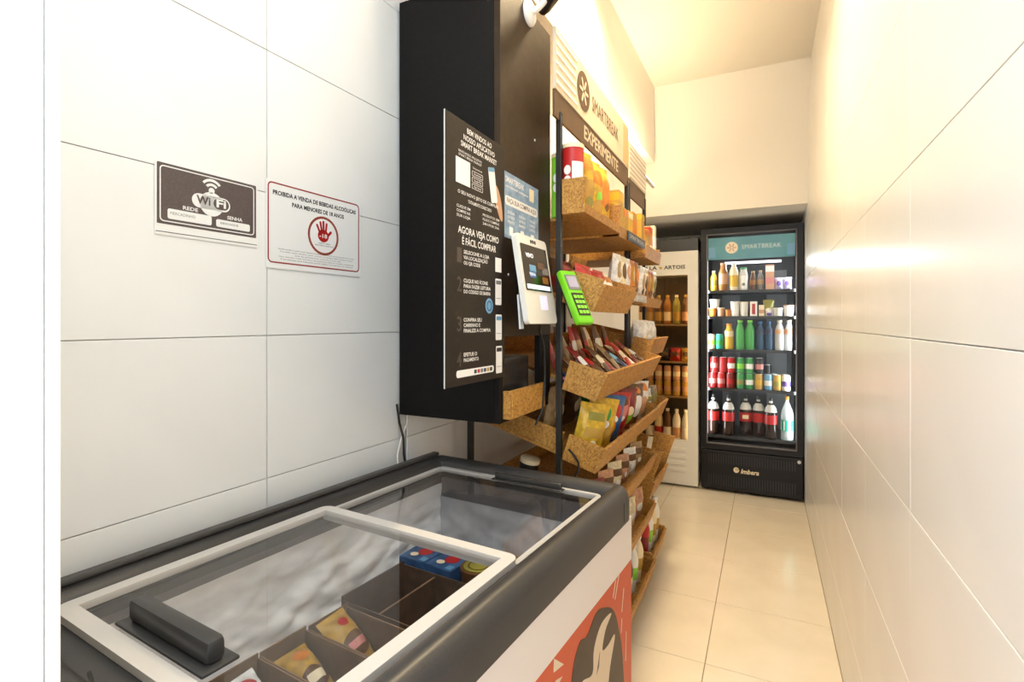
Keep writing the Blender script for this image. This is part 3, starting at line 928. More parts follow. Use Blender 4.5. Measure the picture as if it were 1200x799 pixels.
def rack(name, label, y0, y1, trays, xpost, header):
    t = thing(name, label, 'shelving rack', (0, 0, 0), (0, 0, 0), 'chipboard tray racks along the left wall')
    for x in (xpost - 0.018, XB - 0.014):
        for y in (y0 + 0.001, y1 - 0.021):
            MB().box(x, x + 0.018, y, y + 0.020, 0, 2.02 if x > -0.9 else 2.15, b=0.001).build('post', M_BLACK, t)
    for z in (0.05,):
        for y in (y0 + 0.004, y1 - 0.018):
            MB().box(XB + 0.0042, xpost - 0.0182, y, y + 0.014, z, z + 0.02).build('brace', M_BLACK, t)
    out = []
    for tray_ in trays:
        xf, zf, slope, lip, side = tray_[:5]
        ya, yb = tray_[5:7] if len(tray_) > 5 else (y0, y1)
        la, lb_ = (0.024 if ya == y0 else 0.003), (0.024 if yb == y1 else 0.003)
        T_ = holder('tray', t, (xf, 0, zf), (0, R(slope), 0))
        ln = (xf - XB - 0.03) / math.cos(R(slope))
        th = 0.011
        front = (xf - xpost) / math.cos(R(slope)) - 0.004
        a0, a1, f0, f1 = ya + la, yb - lb_, ya + 0.003, yb - 0.003
        b0 = ya + 0.106 if (ya == y0 and y0 < 2 and zf > 1.0) else a0
        k8 = math.tan(R(8))
        MB().box(-ln, -front - 0.0245, b0, a1, 0, th, b=0.001).build('base', M_OSB, T_)
        MB().box(-front - 0.024, -0.001, a0, a1, 0, th, b=0.001).build('base', M_OSB, T_)
        MB().prism([(-th, th * 0.0 + 0.0004), (0, 0.0004), ((th + lip) * k8, th + lip), ((th + lip) * k8 - th, th + lip)], -f1, -f0, Matrix.Rotation(PI / 2, 4, 'X')).build('front_panel', M_OSB, T_)
        zs = th + side
        for yy in (f0, f1 - th):
            MB().prism([(-front, 0), (-th - 0.0005, 0), (zs * k8 - th - 0.0005, zs), (-front, zs)], -yy - th, -yy, Matrix.Rotation(PI / 2, 4, 'X')).build('side_panel', M_OSB, T_)
        for yy, ok in ((a0 + 0.0005, b0 == a0), (a1 - th - 0.0005, True)):
            if ok and abs(yy - f0) > 0.01 and abs(yy - f1 + th) > 0.01:
                MB().box(-ln, -front - 0.0245, yy, yy + th, th + 0.0003, th + side * 0.9, b=0.001).build('side_panel', M_OSB, T_)
        MB().box(-ln - th, -ln - 0.0005, b0, a1, 0, th + 0.06, b=0.001).build('back_panel', M_OSB, T_)
        out.append(dict(xf=xf, zf=zf + th, s=slope, y0=y0, y1=y1))
    return t, out


TR1 = [(-0.530, 1.678, 0, 0.018, 0.105, 1.613, 2.085), (-0.502, 1.352, 18, 0.085, 0.10, 1.613, 2.085), (-0.494, 1.062, 17, 0.088, 0.088), (-0.494, 0.828, 17, 0.078, 0.078),
       (-0.500, 0.600, 12, 0.07, 0.07), (-0.500, 0.360, 10, 0.07, 0.08), (-0.495, 0.085, 6, 0.07, 0.07),
       (-0.540, 1.672, 0, 0.030, 0.035, 2.095, 2.570), (-0.530, 1.405, 5, 0.025, 0.03, 2.095, 2.570)]
TR2 = [(-0.535, 1.640, 0, 0.050, 0.075), (-0.535, 1.395, 8, 0.035, 0.045), (-0.520, 1.150, 12, 0.080, 0.07), (-0.520, 0.805, 14, 0.080, 0.08),
       (-0.520, 0.430, 10, 0.09, 0.25), (-0.515, 0.085, 5, 0.07, 0.08)]
XP = -0.612
rk1, tr1 = rack('shelving_rack', 'black post rack with chipboard trays next to the black cabinet', 1.613, 2.570, TR1, XP, None)
rk2, tr2 = rack('shelving_rack', 'narrow black post rack with chipboard trays nearest the coolers', 2.585, 2.985, TR2, XP, None)


def header(parent, y0, y1, ztop, zmid, zbot, big):
    w = y1 - y0
    H = holder('header', parent, (-0.613, (y0 + y1) / 2, 0), (PI / 2, 0, PI / 2))
    MB().box(-w / 2, w / 2, zmid, ztop, -0.012, 0.0, b=0.001).build('cream_board', M_HEADC, H)
    MB().box(-w / 2, w / 2, zbot, zmid - 0.0005, -0.012, -0.003, b=0.001).build('brown_board', M_HEADB, H)
    hh = ztop - zmid
    if big:
        x1 = -w / 2 + 0.20
        for k in range(6):
            z = zmid + hh * (0.10 + 0.155 * k)
            MB().box(-w / 2 + 0.006, x1 + 0.015 * (k in (0, 5)), z, z + hh * 0.045, 0.0001, 0.002).build('stripe', M_PRINTW, H)
        for k in range(8):
            x = w / 2 - 0.012 - 0.014 * k
            MB().box(x, x + 0.004, zmid + 0.01, ztop - 0.01, 0.0001, 0.002).build('stripe', C('tan'), H)
        zc = zmid + hh * 0.50
        e = MB().disc(x1 + 0.085, zc, 0.072, 0.072, 0.0001, 0.002, 32).build('emblem', M_HEADB, H)
        q = MB()
        for k in range(6):
            a = PI * k / 3
            q.prism(capsule(x1 + 0.085 + 0.014 * math.cos(a), zc + 0.014 * math.sin(a), x1 + 0.085 + 0.045 * math.cos(a), zc + 0.045 * math.sin(a), 0.006, 3), 0.0022, 0.003)
        q.build('emblem_print', M_HEADC, e)
        lettering(H, 'SMARTBREAK', x1 + 0.39, zc - 0.005, 0.060, M_HEADB, 0.40, 0.0012)
        lettering(H, 'EXPERIMENTE', 0.05, zbot + (zmid - zbot) * 0.5, 0.050, M_HEADC, 0.50, -0.0022, bold=0.02)
    else:
        for k in range(7):
            z = zmid + hh * (0.06 + 0.135 * k)
            MB().box(-w / 2 + 0.006, w / 2 - 0.006, z, z + hh * 0.05, 0.0001, 0.002).build('stripe', M_PRINTW, H)


header(rk1, 1.572, 2.570, 2.285, 2.082, 1.992, True)
header(rk2, 2.585, 2.985, 2.225, 2.045, 1.955, False)
# price strip on the top tray of the narrow rack
ps = thing('price_strip', 'dark blue price strip clipped to the top tray edge past the chip bags', 'price strip', (-0.5325, 2.385, 1.694), FACE_X)
MB().box(-0.17, 0.17, -0.020, 0.020, 0, 0.003, b=0.0005).build('strip', mat('strip_blue', (0.05, 0.06, 0.09), 0.4), ps)
lettering(ps, 'SMARTBREAK', 0.0, 0.0, 0.018, C('lightgrey'), 0.28, 0.0034)
ps = thing('price_strip', 'grey mottled price strip below the upright packets', 'price strip', (-0.5235, 2.33, 1.4275), FACE_X)
MB().box(-0.22, 0.22, -0.016, 0.016, 0, 0.003, b=0.0005).build('strip', noisy('strip_grey', (0.25, 0.22, 0.20), (0.55, 0.50, 0.45), 90, 0.4), ps)
lettering(ps, 'SMARTBREAK', 0.0, 0.0, 0.014, C('lightgrey'), 0.28, 0.0034)


# ------------------------------------------------------------------ products
def place(t, tray, u, y, rz=0.0, lift=0.001, lean=0.0):
    """stand a product on a tray, u metres behind the tray's front edge"""
    m = Matrix.Translation((tray['xf'], y, tray['zf'])) @ Matrix.Rotation(R(tray['s']), 4, 'Y')
    m = m @ Matrix.Translation((-u, 0, lift)) @ Matrix.Rotation(R(rz), 4, 'Z') @ Matrix.Rotation(R(lean), 4, 'Y')
    t.location = m.to_translation()
    t.rotation_euler = m.to_euler()
    return t


CACHE = {}


def cached(key, maker):
    """build a part once, later parts share its mesh"""
    def go(name, material, parent, **kw):
        k = (key, material.name)
        if k not in CACHE:
            o = maker().build(name, material, parent, **kw)
            CACHE[k] = o.data
            return o
        return inst(name, CACHE[k], parent, kw.get('loc', (0, 0, 0)), kw.get('rot', (0, 0, 0)))
    return go


def foil(col):
    base = C(col).node_tree.nodes['Principled BSDF'].inputs['Base Color'].default_value
    c = tuple(base)[:3]
    return noisy('foil_' + col, tuple(v * 0.68 for v in c), tuple(min(v * 1.18, 0.9) for v in c), 38, 0.3, 0.5, 5)


def canister(label, col, band, h=0.23, r=0.037, group='snack canisters on the top tray'):
    t = thing('snack_canister', label, 'snack canister', group=group)
    cached(('cs', h, r), lambda: MB().lathe([(r - 0.002, 0), (r, 0.003), (r, h - 0.016)], 24))('body', C(col), t, smooth=True)
    cached(('cl', h, r), lambda: MB().lathe([(r + 0.0015, h - 0.0158), (r + 0.0015, h - 0.002), (r - 0.002, h), (0, h)], 24))('lid', C('cream'), t, smooth=True)
    vs, fs = [], []
    for k in range(9):
        a = R(-75 + 70 * k / 8)
        for z in (h * 0.30, h * 0.72):
            vs.append(((r + 0.0006) * math.cos(a), (r + 0.0006) * math.sin(a), z))
    MB().add(vs, [(2 * k, 2 * k + 2, 2 * k + 3, 2 * k + 1) for k in range(8)]).build('label', C(band), t, smooth=True)
    e = MB()
    for zz in (0.60, 0.45):
        e.disc(0, h * zz, 0.013, 0.016, 0, 0.0008, 16)
    e.build('label', C('white'), t, ((r - 0.001) * math.cos(R(-100)), (r + 0.0005) * math.sin(R(-100)), 0), (PI / 2, 0, R(-10)))
    return t


def bag(label, col, prints, w=0.15, h=0.22, d=0.07, name='snack_bag', cat='snack bag', group=None, seed=0.0):
    """prints: list of (colour, v centre, half width, half height) panels following the bulging front"""
    t = thing(name, label, cat, group=group)
    pk = pillow(w, h, d, seed=seed, wob=0.25)
    pk.build('bag', foil(col), t, smooth=True, flat=70)
    for i, (c_, vc, hw, hh) in enumerate(prints):
        vs, fs = [], []
        nu, nv = 8, 8
        for j in range(nv + 1):
            for k in range(nu + 1):
                uu, vv = -1 + 2 * k / nu, -1 + 2 * j / nv
                # square grid mapped to a disc-like patch
                rc = hw > 1.7 * hh      # wide prints are bands, the others round
                x = uu * hw if rc else uu * math.sqrt(1 - vv * vv / 2) * hw
                y = vc + (vv * hh if rc else vv * math.sqrt(1 - uu * uu / 2) * hh)
                u, v = 0.5 + x / w, y / h
                fu = max(0.0, 1 - abs(2 * u - 1) ** 2.4)
                cr = 0.06
                fv = max(0.0, 1 - abs(2 * (v - cr) / (1 - 2 * cr) - 1) ** 2.8) ** 0.6
                q = d / 2 * fu ** 0.7 * fv
                n1 = noise.noise(Vector((u * 4 + seed, v * 5, 2.0)))
                vs.append((max(q * (1 + 0.25 * n1), 0) + 0.0012 + 0.0004 * i, (u - 0.5) * w * (1 - 0.06 * fv), v * h))
        for j in range(nv):
            for k in range(nu):
                a = j * (nu + 1) + k
                fs.append((a, a + 1, a + nu + 2, a + nu + 1))
        MB().add(vs, fs).build('print', C(c_), t, smooth=True)
    return t


def carton_box(label, col, w, d, h, prints, name='snack_box', cat='box', group=None):
    """box: depth d along x, width w along y; prints: (colour, z0, z1) bands round it"""
    t = thing(name, label, cat, group=group)
    MB().box(-d / 2, d / 2, -w / 2, w / 2, 0, h, b=0.0015).build('box', C(col), t)
    for c_, z0, z1 in prints:
        MB().box(-d / 2 - 0.0006, d / 2 + 0.0006, -w / 2 - 0.0006, w / 2 + 0.0006, z0 * h, z1 * h).build('print', C(c_), t)
    return t


def bar_pack(label, col, band, w=0.035, l=0.15, d=0.018, group='chocolate bars on the sloping tray'):
    """flat wrapped bar lying along its length (local z up when standing)"""
    t = thing('chocolate_bar', label, 'chocolate bar', group=group)
    cached(('bar', w, l, d), lambda: pillow(w, l, d, 8, 12, 0.05))('wrapper', C(col), t, smooth=True)
    cached(('barb', w, l, d), lambda: pillow(w * 0.99, l * 0.5, d * 1.1, 8, 8, 0.0))('label', C(band), t, smooth=True, loc=(0, 0, l * 0.25))
    return t


# --- wrapped ice creams in the freezer cartons
gi = 'wrapped ice creams in the freezer'
for lb, col, pr, lx, ly, w, h, rz, tl in (
        ('white ice cream pack with a red logo in the nearest carton', 'white', [('brown', 0.040, 0.034, 0.026), ('red', 0.098, 0.02, 0.014)], -0.045, -0.236, 0.078, 0.13, 4, -58),
        ('yellow and brown crumpled ice cream pack in the middle carton', 'gold', [('brown', 0.040, 0.030, 0.022), ('cream', 0.040, 0.018, 0.009), ('orange', 0.092, 0.016, 0.012)], -0.048, -0.128, 0.070, 0.12, 0, -62),
        ('gold ice cream pack with a dark round label and red logo', 'gold', [('brown', 0.048, 0.033, 0.026), ('pink', 0.048, 0.022, 0.008), ('red', 0.100, 0.013, 0.010)], -0.050, -0.024, 0.078, 0.13, 6, -50)):
    t = bag(lb, col, pr, w, h, 0.05, 'ice_cream_pack', 'ice cream', gi, seed=lx * 90 + ly * 20)
    m = FM @ Matrix.Translation((lx, ly, 0.607)) @ Matrix.Rotation(R(rz), 4, 'Z') @ Matrix.Rotation(R(tl), 4, 'Y')
    t.location = m.to_translation()
    t.rotation_euler = m.to_euler()
# --- wide rack, top tray
A = tr1[0]
place(canister('green snack canister with cream lid beside the red one', 'lime', 'cream'), A, 0.128, 1.745, 0)
place(canister('red snack canister with white label on the top tray', 'red', 'white'), A, 0.058, 1.668, 0)
yel = 'yellow chip bags on the top tray'
place(bag('yellow chip bag with orange top next to the red canister', 'yellow', [('orange', 0.20, 0.045, 0.025), ('gold', 0.10, 0.045, 0.04), ('olive', 0.06, 0.03, 0.02)], 0.108, 0.245, 0.060, group=yel, seed=1), A, 0.060, 1.790, -12)
place(bag('yellow chip bag in the middle of the top tray', 'yellow', [('orange', 0.17, 0.045, 0.03), ('lime', 0.10, 0.022, 0.02), ('gold', 0.06, 0.045, 0.03)], 0.108, 0.240, 0.060, group=yel, seed=2), A, 0.060, 1.898, -12)
place(bag('orange-yellow chip bag further along the top tray', 'yellow', [('orange', 0.13, 0.045, 0.06), ('brown', 0.08, 0.02, 0.015)], 0.108, 0.245, 0.060, group=yel, seed=3), A, 0.060, 2.006, -10)
A = tr1[7]
for i, (yy, c_, w, h, p_, lb) in enumerate(((2.150, 'yellow', 0.07, 0.135, 'gold', 'slim yellow snack box next to the yellow chip bags'), (2.235, 'gold', 0.085, 0.205, 'yellow', 'tall gold snack box on the top tray past the chip bags'),
                                      (2.325, 'gold', 0.08, 0.145, 'orange', 'low gold snack box behind the dark blue price strip'), (2.410, 'yellow', 0.08, 0.150, 'cream', 'yellow snack box near the far end of the wide rack top tray'),
                                      (2.495, 'orange', 0.08, 0.160, 'gold', 'orange snack box at the far end of the wide rack top tray'))):
    place(carton_box(lb, c_, w, 0.06, h, [(p_, 0.78, 0.95)], group='snack boxes past the chip bags'), A, 0.055, yy)
A = tr1[8]
for i, (yy, c_, p_, lb) in enumerate(((2.150, 'white', 'tan', 'white and tan upright packet next to the second tray'), (2.235, 'cream', 'brown', 'cream upright packet with brown print above the grey strip'),
                                      (2.320, 'white', 'peach', 'white upright packet with peach print above the grey strip'), (2.405, 'orange', 'gold', 'orange upright packet above the grey strip'), (2.490, 'amber', 'orange', 'amber upright packet nearest the narrow rack'))):
    place(bag(lb, c_, [(p_, 0.12, 0.022, 0.035), ('brown', 0.05, 0.018, 0.016)], 0.082, 0.185, 0.045, group='upright packets above the grey strip', seed=180 + i), A, 0.05, yy, -8, 0.002)
# --- wide rack, second tray: red packets and a cardboard display
A = tr1[1]
for i, (u, yy, c_, rz, ln, lb) in enumerate((
        (0.060, 1.690, 'red', -20, -25, 'shiny red snack packet at the near end of the second tray'),
        (0.115, 1.700, 'dark_red', 10, -30, 'dark red snack packet behind the shiny red one'),
        (0.055, 1.800, 'red', -35, -35, 'red snack packet leaning second from the near end'),
        (0.060, 1.905, 'red', -10, -28, 'red and white snack packet in the middle of the second tray'),
        (0.055, 1.985, 'orange', -30, -40, 'small orange snack packet lying past the red packets'),
        (0.140, 1.900, 'red', 15, -30, 'red snack packet in the second row of the second tray'))):
    place(bag(lb, c_, [('white', 0.07, 0.018, 0.014), ('dark_red', 0.04, 0.03, 0.015)], 0.088, 0.125, 0.045, group='red snack packets on the second tray', seed=20 + i), A, u, yy, rz, 0.012, ln)
place(carton_box('dark cardboard display box standing on the second tray', 'brown', 0.13, 0.10, 0.12, [('dark_red', 0.2, 0.5)], 'display_box'), A, 0.255, 1.79)
t = thing('display_board', 'chipboard display board standing behind the red packets', 'board')
MB().box(-0.006, 0.006, -0.09, 0.09, 0, 0.15, b=0.001).build('board', M_OSB, t)
place(t, A, 0.228, 1.985)
for i in range(3):
    place(bag(('dark snack bag at the back of the second tray near the post', 'green snack bag at the back of the second tray', 'brown snack bag behind the chipboard display board')[i],
              ('brown', 'green', 'tan')[i], [('cream', 0.07, 0.03, 0.02)], 0.10, 0.16, 0.05, seed=30 + i, group='bags at the back of the second tray'), A, 0.36, 1.79 + 0.115 * i)
# --- wide rack, third tray: chocolate bars packed edge-on
A = tr1[2]
cols = ['brown', 'dark_red', 'brown', 'cream', 'brown', 'red', 'brown', 'tan', 'navy', 'brown', 'red', 'cream', 'brown', 'dark_red', 'brown', 'tan']
bands = ['gold', 'white', 'red', 'brown', 'cream', 'white', 'tan', 'brown', 'sky', 'white', 'cream', 'red', 'tan', 'gold', 'white', 'red']
ordn = ['first', 'second', 'third', 'fourth', 'fifth', 'sixth', 'seventh', 'eighth', 'ninth', 'tenth', 'eleventh', 'twelfth', 'thirteenth', 'fourteenth', 'fifteenth', 'sixteenth']
NAMEC = {'dark_red': 'dark red', 'lightgrey': 'light grey'}
nc = lambda s: NAMEC.get(s, s)
for i in range(16):
    c_, bnd = cols[i], bands[i]
    lb = '%s chocolate bar with %s band, %s from the near end of the front row' % (nc(c_), nc(bnd), ordn[i])
    place(bar_pack(lb, c_, bnd, 0.042, 0.15, 0.020), A, 0.030 + 0.014 * (i % 2), 1.668 + 0.0550 * i, (-5, -3, -9, -2)[i % 4], 0.030 + 0.012 * (i % 3), (-70, -62, -76)[i % 3])
for i in range(10):
    c_, bnd = cols[(i * 3 + 1) % 16], bands[(i * 5 + 2) % 16]
    lb = '%s bar with %s band, %s from the near end of the back row' % (nc(c_), nc(bnd), ordn[i])
    place(bar_pack(lb, c_, bnd, 0.055, 0.16, 0.022, 'chocolate bars in the back row of the sloping tray'), A, 0.205, 1.765 + 0.080 * i, (4, -7, 10)[i % 3], 0.012, (-36, -30)[i % 2])
place(carton_box('flat blue and pink sweets box at the near end of the chocolate tray', 'navy', 0.05, 0.09, 0.03, [('pink', 0.4, 0.7)]), A, 0.105, 1.675, 0, 0.001)
# --- wide rack, fourth tray: big bags
A = tr1[3]
for i, (yy, c_, pr, w, h, rz, lb) in enumerate((
        (1.695, 'yellow', [('olive', 0.145, 0.034, 0.014), ('gold', 0.09, 0.04, 0.018), ('cream', 0.05, 0.016, 0.014)], 0.12, 0.185, -42, 'pale yellow snack bag with green leaf print nearest the post'),
        (1.805, 'yellow', [('green', 0.14, 0.022, 0.028), ('gold', 0.07, 0.045, 0.03), ('white', 0.10, 0.02, 0.015)], 0.13, 0.190, -40, 'yellow snack bag with a dark green print, second from the post'),
        (1.920, 'blue', [('red', 0.13, 0.045, 0.03), ('white', 0.10, 0.02, 0.014), ('orange', 0.055, 0.018, 0.04)], 0.15, 0.185, -30, 'blue snack bag with red and orange print'),
        (2.050, 'red', [('pink', 0.12, 0.03, 0.03), ('white', 0.08, 0.012, 0.012), ('brown', 0.15, 0.03, 0.02)], 0.14, 0.180, -25, 'red snack bag beside the blue one'),
        (2.180, 'dark_red', [('lime', 0.06, 0.03, 0.03), ('cream', 0.09, 0.02, 0.02)], 0.14, 0.180, -22, 'dark red snack bag with a light green print'),
        (2.310, 'brown', [('white', 0.09, 0.05, 0.05), ('orange', 0.16, 0.02, 0.012)], 0.14, 0.185, -20, 'brown and white snack bag with an orange corner'),
        (2.440, 'white', [('peach', 0.08, 0.04, 0.04), ('orange', 0.16, 0.03, 0.015)], 0.14, 0.185, -18, 'white snack bag with orange top at the far end'))):
    place(bag(lb, c_, pr, w, h, 0.065, group='big snack bags on the fourth tray', seed=40 + i), A, 0.068, yy, rz, 0.003, -6)
for i in range(4):
    place(bag(('tan', 'brown', 'green', 'navy')[i] + ' snack bag standing in the back row of the fourth tray', ('tan', 'brown', 'green', 'navy')[i], [('cream', 0.09, 0.04, 0.03)], 0.16, 0.185, 0.06,
              group='back row bags of the fourth tray', seed=50 + i), A, 0.235, 1.76 + 0.2 * i, 0, 0.003, -4)
place(canister('dark round snack canister lying at the back near the freezer corner', 'black', 'dark_red', 0.16, 0.035, group='canisters on lower trays'), tr1[4], 0.30, 1.70)
# --- wide rack, lower trays
A = tr1[4]
for i in range(7):
    c_ = ('tan', 'dark_red', 'peach', 'cream', 'peach', 'white', 'tan')[i]
    lb = ('tan biscuit pack at the near end of the fifth tray', 'dark red biscuit pack on the fifth tray beside the freezer corner', 'peach biscuit pack on the fifth tray, third along',
          'cream biscuit pack in the middle of the fifth tray', 'peach biscuit pack on the fifth tray, fifth along', 'white biscuit pack on the fifth tray', 'tan biscuit pack at the far end of the fifth tray')[i]
    place(bag(lb, c_, [('brown', 0.085, 0.038, 0.014), ('white', 0.045, 0.014, 0.012)], 0.10, 0.125, 0.045, group='biscuit packs on the fifth tray', seed=60 + i), A, 0.06, 1.68 + 0.13 * i, -20, 0.002, -10)
A = tr1[5]
for i in range(6):
    c_ = ('pink', 'white', 'red', 'dark_red', 'cream', 'peach')[i]
    place(bag(('pink', 'white', 'red', 'dark red', 'cream', 'peach')[i] + ' food packet on the sixth tray above the bottom one', c_, [('white', 0.07, 0.03, 0.02)], 0.11, 0.15, 0.05,
              group='food packets on the sixth tray', seed=70 + i), A, 0.06, 1.70 + 0.15 * i, -15, 0.002, -5)


def bottle(label, liquid, lab, cap, h=0.24, r=0.032, name='drink_bottle', group=None, neck=0.42, labz=(0.30, 0.55), clear=None, cat='bottle', shoulder=0.62):
    t = thing(name, label, cat, group=group)
    prof = [(r * 0.75, 0), (r * 0.95, 0.004), (r, 0.012), (r, h * shoulder), (r * 0.93, h * (shoulder + 0.07)), (r * 0.72, h * (shoulder + 0.17)), (r * neck, h * 0.88), (r * neck, h * 0.94)]
    cached(('bt', h, r, neck, shoulder), lambda: MB().lathe(prof, 18))('body', clear if clear else liquid, t, smooth=True, flat=60)
    if lab:
        cached(('bl', h, r, labz), lambda: MB().lathe([(r + 0.0007, h * labz[0]), (r + 0.0007, h * labz[1])], 18))('label', C(lab), t, smooth=True)
    cached(('bc', h, r, neck), lambda: MB().lathe([(r * neck + 0.002, h * 0.925), (r * neck + 0.002, h * 0.995), (r * neck, h), (0, h)], 14))('cap', C(cap), t, smooth=True)
    return t


def can(label, col, band, h=0.122, r=0.029, group=None):
    t = thing('drink_can', label, 'drink can', group=group)
    cached(('cn', h, r), lambda: MB().lathe([(r * 0.8, 0), (r, 0.008), (r, h - 0.012), (r * 0.86, h - 0.002)], 18))('body', C(col), t, smooth=True)
    cached(('ct', h, r), lambda: MB().lathe([(r * 0.86, h - 0.0018), (r * 0.86, h), (r * 0.80, h), (r * 0.78, h - 0.003), (0, h - 0.003)], 18))('top', mat('can_metal', (0.6, 0.6, 0.6), 0.3, 1.0), t, smooth=True)
    if band:
        cached(('cd', h, r), lambda: MB().lathe([(r + 0.0006, h * 0.30), (r + 0.0006, h * 0.62)], 18))('label', C(band), t, smooth=True)
    return t


A = tr1[6]
for i in range(8):
    c_, l_, k_ = (('dark_red', 'cream', 'red'), ('tan', 'white', 'brown'), ('lime', 'white', 'white'), ('cream', 'lime', 'white'), ('lime', 'cream', 'white'), ('brown', 'cream', 'black'), ('white', 'lime', 'white'), ('cream', 'gold', 'white'))[i]
    lb = '%s bottle with %s label, %s from the freezer on the bottom tray' % (nc(c_), l_, ordn[i])
    place(bottle(lb, C(c_), l_, k_, 0.22, 0.034, 'grocery_bottle', 'bottles on the bottom tray'), A, 0.065, 1.70 + 0.105 * i)
# --- narrow rack
A = tr2[0]
for i, (yy, c_, h, lb) in enumerate(((2.655, 'gold', 0.215, 'tall gold snack box at the near end of the narrow rack'), (2.728, 'yellow', 0.15, 'low yellow snack box on the narrow rack top tray'),
                                     (2.800, 'gold', 0.16, 'gold snack box beside the orange-topped one'), (2.870, 'orange', 0.185, 'orange-topped snack box on the narrow rack top tray'))):
    place(carton_box(lb, c_, 0.066, 0.06, h, [('orange' if i < 3 else 'red', 0.80, 0.97), ('cream', 0.3, 0.45)] if i != 0 else [('yellow', 0.86, 0.97)], group='snack boxes on the narrow rack top tray'), A, 0.055, yy)
place(carton_box('tall cream snack box at the far end of the narrow rack', 'cream', 0.045, 0.06, 0.20, [('white', 0.4, 0.7)], group='snack boxes on the narrow rack top tray'), A, 0.045, 2.932)
A = tr2[1]
for i, (yy, c_, p_, lb) in enumerate(((2.640, 'white', 'tan', 'white and tan upright packet at the near end of the second narrow tray'), (2.715, 'cream', 'brown', 'cream upright packet with brown print on the second narrow tray'),
                                      (2.79, 'orange', 'gold', 'orange upright packet on the second narrow tray'), (2.865, 'amber', 'gold', 'amber upright packet beside the orange one'),
                                      (2.935, 'cream', 'olive', 'pale cream upright packet at the far end of the second narrow tray'))):
    place(bag(lb, c_, [(p_, 0.11, 0.02, 0.04), ('brown', 0.06, 0.015, 0.015)], 0.072, 0.185, 0.04, group='upright packets on the second narrow tray', seed=80 + i), A, 0.05, yy, -8, 0.002)
A = tr2[2]
for i, (yy, lb) in enumerate(((2.66, 'white food bag nearest the double posts on the third narrow tray'), (2.77, 'white food bag with blue print on the third narrow tray'), (2.88, 'white food bag at the far end of the third narrow tray'))):
    place(bag(lb, 'white', [('sky', 0.04, 0.02, 0.012)] if i else [('cream', 0.05, 0.02, 0.02)], 0.11, 0.15, 0.08, group='white food bags on the third narrow tray', seed=90 + i), A, 0.065, yy, -25, 0.002, -12)
A = tr2[3]
for i, (yy, c_, lb) in enumerate(((2.655, 'cream', 'cream packet at the near end of the fourth narrow tray'), (2.74, 'white', 'white packet on the fourth narrow tray'), (2.825, 'grey', 'grey packet on the fourth narrow tray'), (2.905, 'tan', 'tan packet at the far end of the fourth narrow tray'))):
    place(bag(lb, c_, [('olive', 0.09, 0.030, 0.012), ('gold', 0.05, 0.014, 0.014)], 0.078, 0.14, 0.05, group='packets on the fourth narrow tray', seed=100 + i), A, 0.055, yy, -15, 0.002, -8)
A = tr2[4]
place(carton_box('tall cream carton standing behind the white bag', 'cream', 0.17, 0.05, 0.25, [('yellow', 0.75, 0.9)]), A, 0.175, 2.74)
place(bag('big white flour bag with gold print near the floor', 'white', [('gold', 0.10, 0.03, 0.03), ('olive', 0.06, 0.02, 0.015)], 0.15, 0.17, 0.07, seed=110), A, 0.085, 2.76, -15, 0.004, -10)
place(bag('small gold food bag beside the white flour bag', 'gold', [('white', 0.08, 0.02, 0.02)], 0.10, 0.16, 0.06, seed=111), A, 0.06, 2.91, -10, 0.002, -5)
A = tr2[5]
for i, (yy, c_, l_, k_, lb) in enumerate(((2.65, 'red', 'dark_red', 'red', 'red bottle on the bottom tray of the narrow rack'), (2.745, 'white', 'lime', 'white', 'white bottle with green label on the narrow rack bottom tray'),
                                          (2.84, 'cream', 'gold', 'black', 'cream bottle with black cap on the narrow rack bottom tray'), (2.93, 'white', 'gold', 'white', 'white bottle at the far end of the narrow rack bottom tray'))):
    place(bottle(lb, C(c_), l_, k_, 0.25, 0.036, 'grocery_bottle', 'bottles on the narrow rack bottom tray'), A, 0.06, yy)

# green card reader hanging at the rack's near post
cr = thing('card_reader', 'bright green handheld card reader hanging at the rack post', 'card reader', (-0.532, 1.552, 1.402))
q = Matrix.Rotation(R(-24), 4, 'Z') @ Matrix.Rotation(R(-27), 4, 'Y')
cr.rotation_euler = q.to_euler()
M_LIME = mat('reader_green', (0.16, 0.55, 0.01), 0.35)
MB().box(-0.024, 0.0, -0.036, 0.036, -0.095, 0.095, b=0.008).build('body', M_LIME, cr, smooth=True, flat=40)
MB().box(0.0002, 0.002, -0.027, 0.027, 0.022, 0.076, b=0.0008).build('bezel', C('grey'), cr)
MB().box(0.0022, 0.0028, -0.021, 0.021, 0.030, 0.070).build('screen', mat('reader_screen', (0.35, 0.33, 0.45), 0.2), cr)
kp = MB().box(0.0002, 0.002, -0.026, 0.026, -0.070, 0.010, b=0.0008).build('keypad', C('black'), cr)
for i in range(4):
    for j in range(3):
        MB().box(0.0021, 0.0035, -0.021 + 0.015 * j, -0.009 + 0.015 * j, -0.064 + 0.018 * i, -0.053 + 0.018 * i, b=0.0005).build('key', C('lime'), kp)
MB().box(-0.040, -0.0245, -0.020, 0.020, -0.06, 0.06, b=0.002).build('clip', M_BLACK, cr)
cbl = MB().tube([(-0.575, 1.590, 0.905), (-0.560, 1.598, 0.885), (-0.545, 1.600, 0.862), (-0.545, 1.600, 0.838), (-0.565, 1.598, 0.80), (-0.60, 1.60, 0.77)], 0.004)
tag(cbl.build('looped_cable', M_BLACK, smooth=True, flat=80), 'black looped cable at the near side of the fourth tray', 'cable')
# =================================================================== BLACK GLASS-DOOR COOLER
BX0, BX1, BY, BH = -0.456, 0.249, 4.30, 2.045
def upright(nx, ny):
    z_ = Vector((-nx, -ny, 0)).normalized()
    y_ = Vector((0, 0, 1))
    x_ = y_.cross(z_)
    return Matrix((x_, y_, z_)).transposed().to_euler()


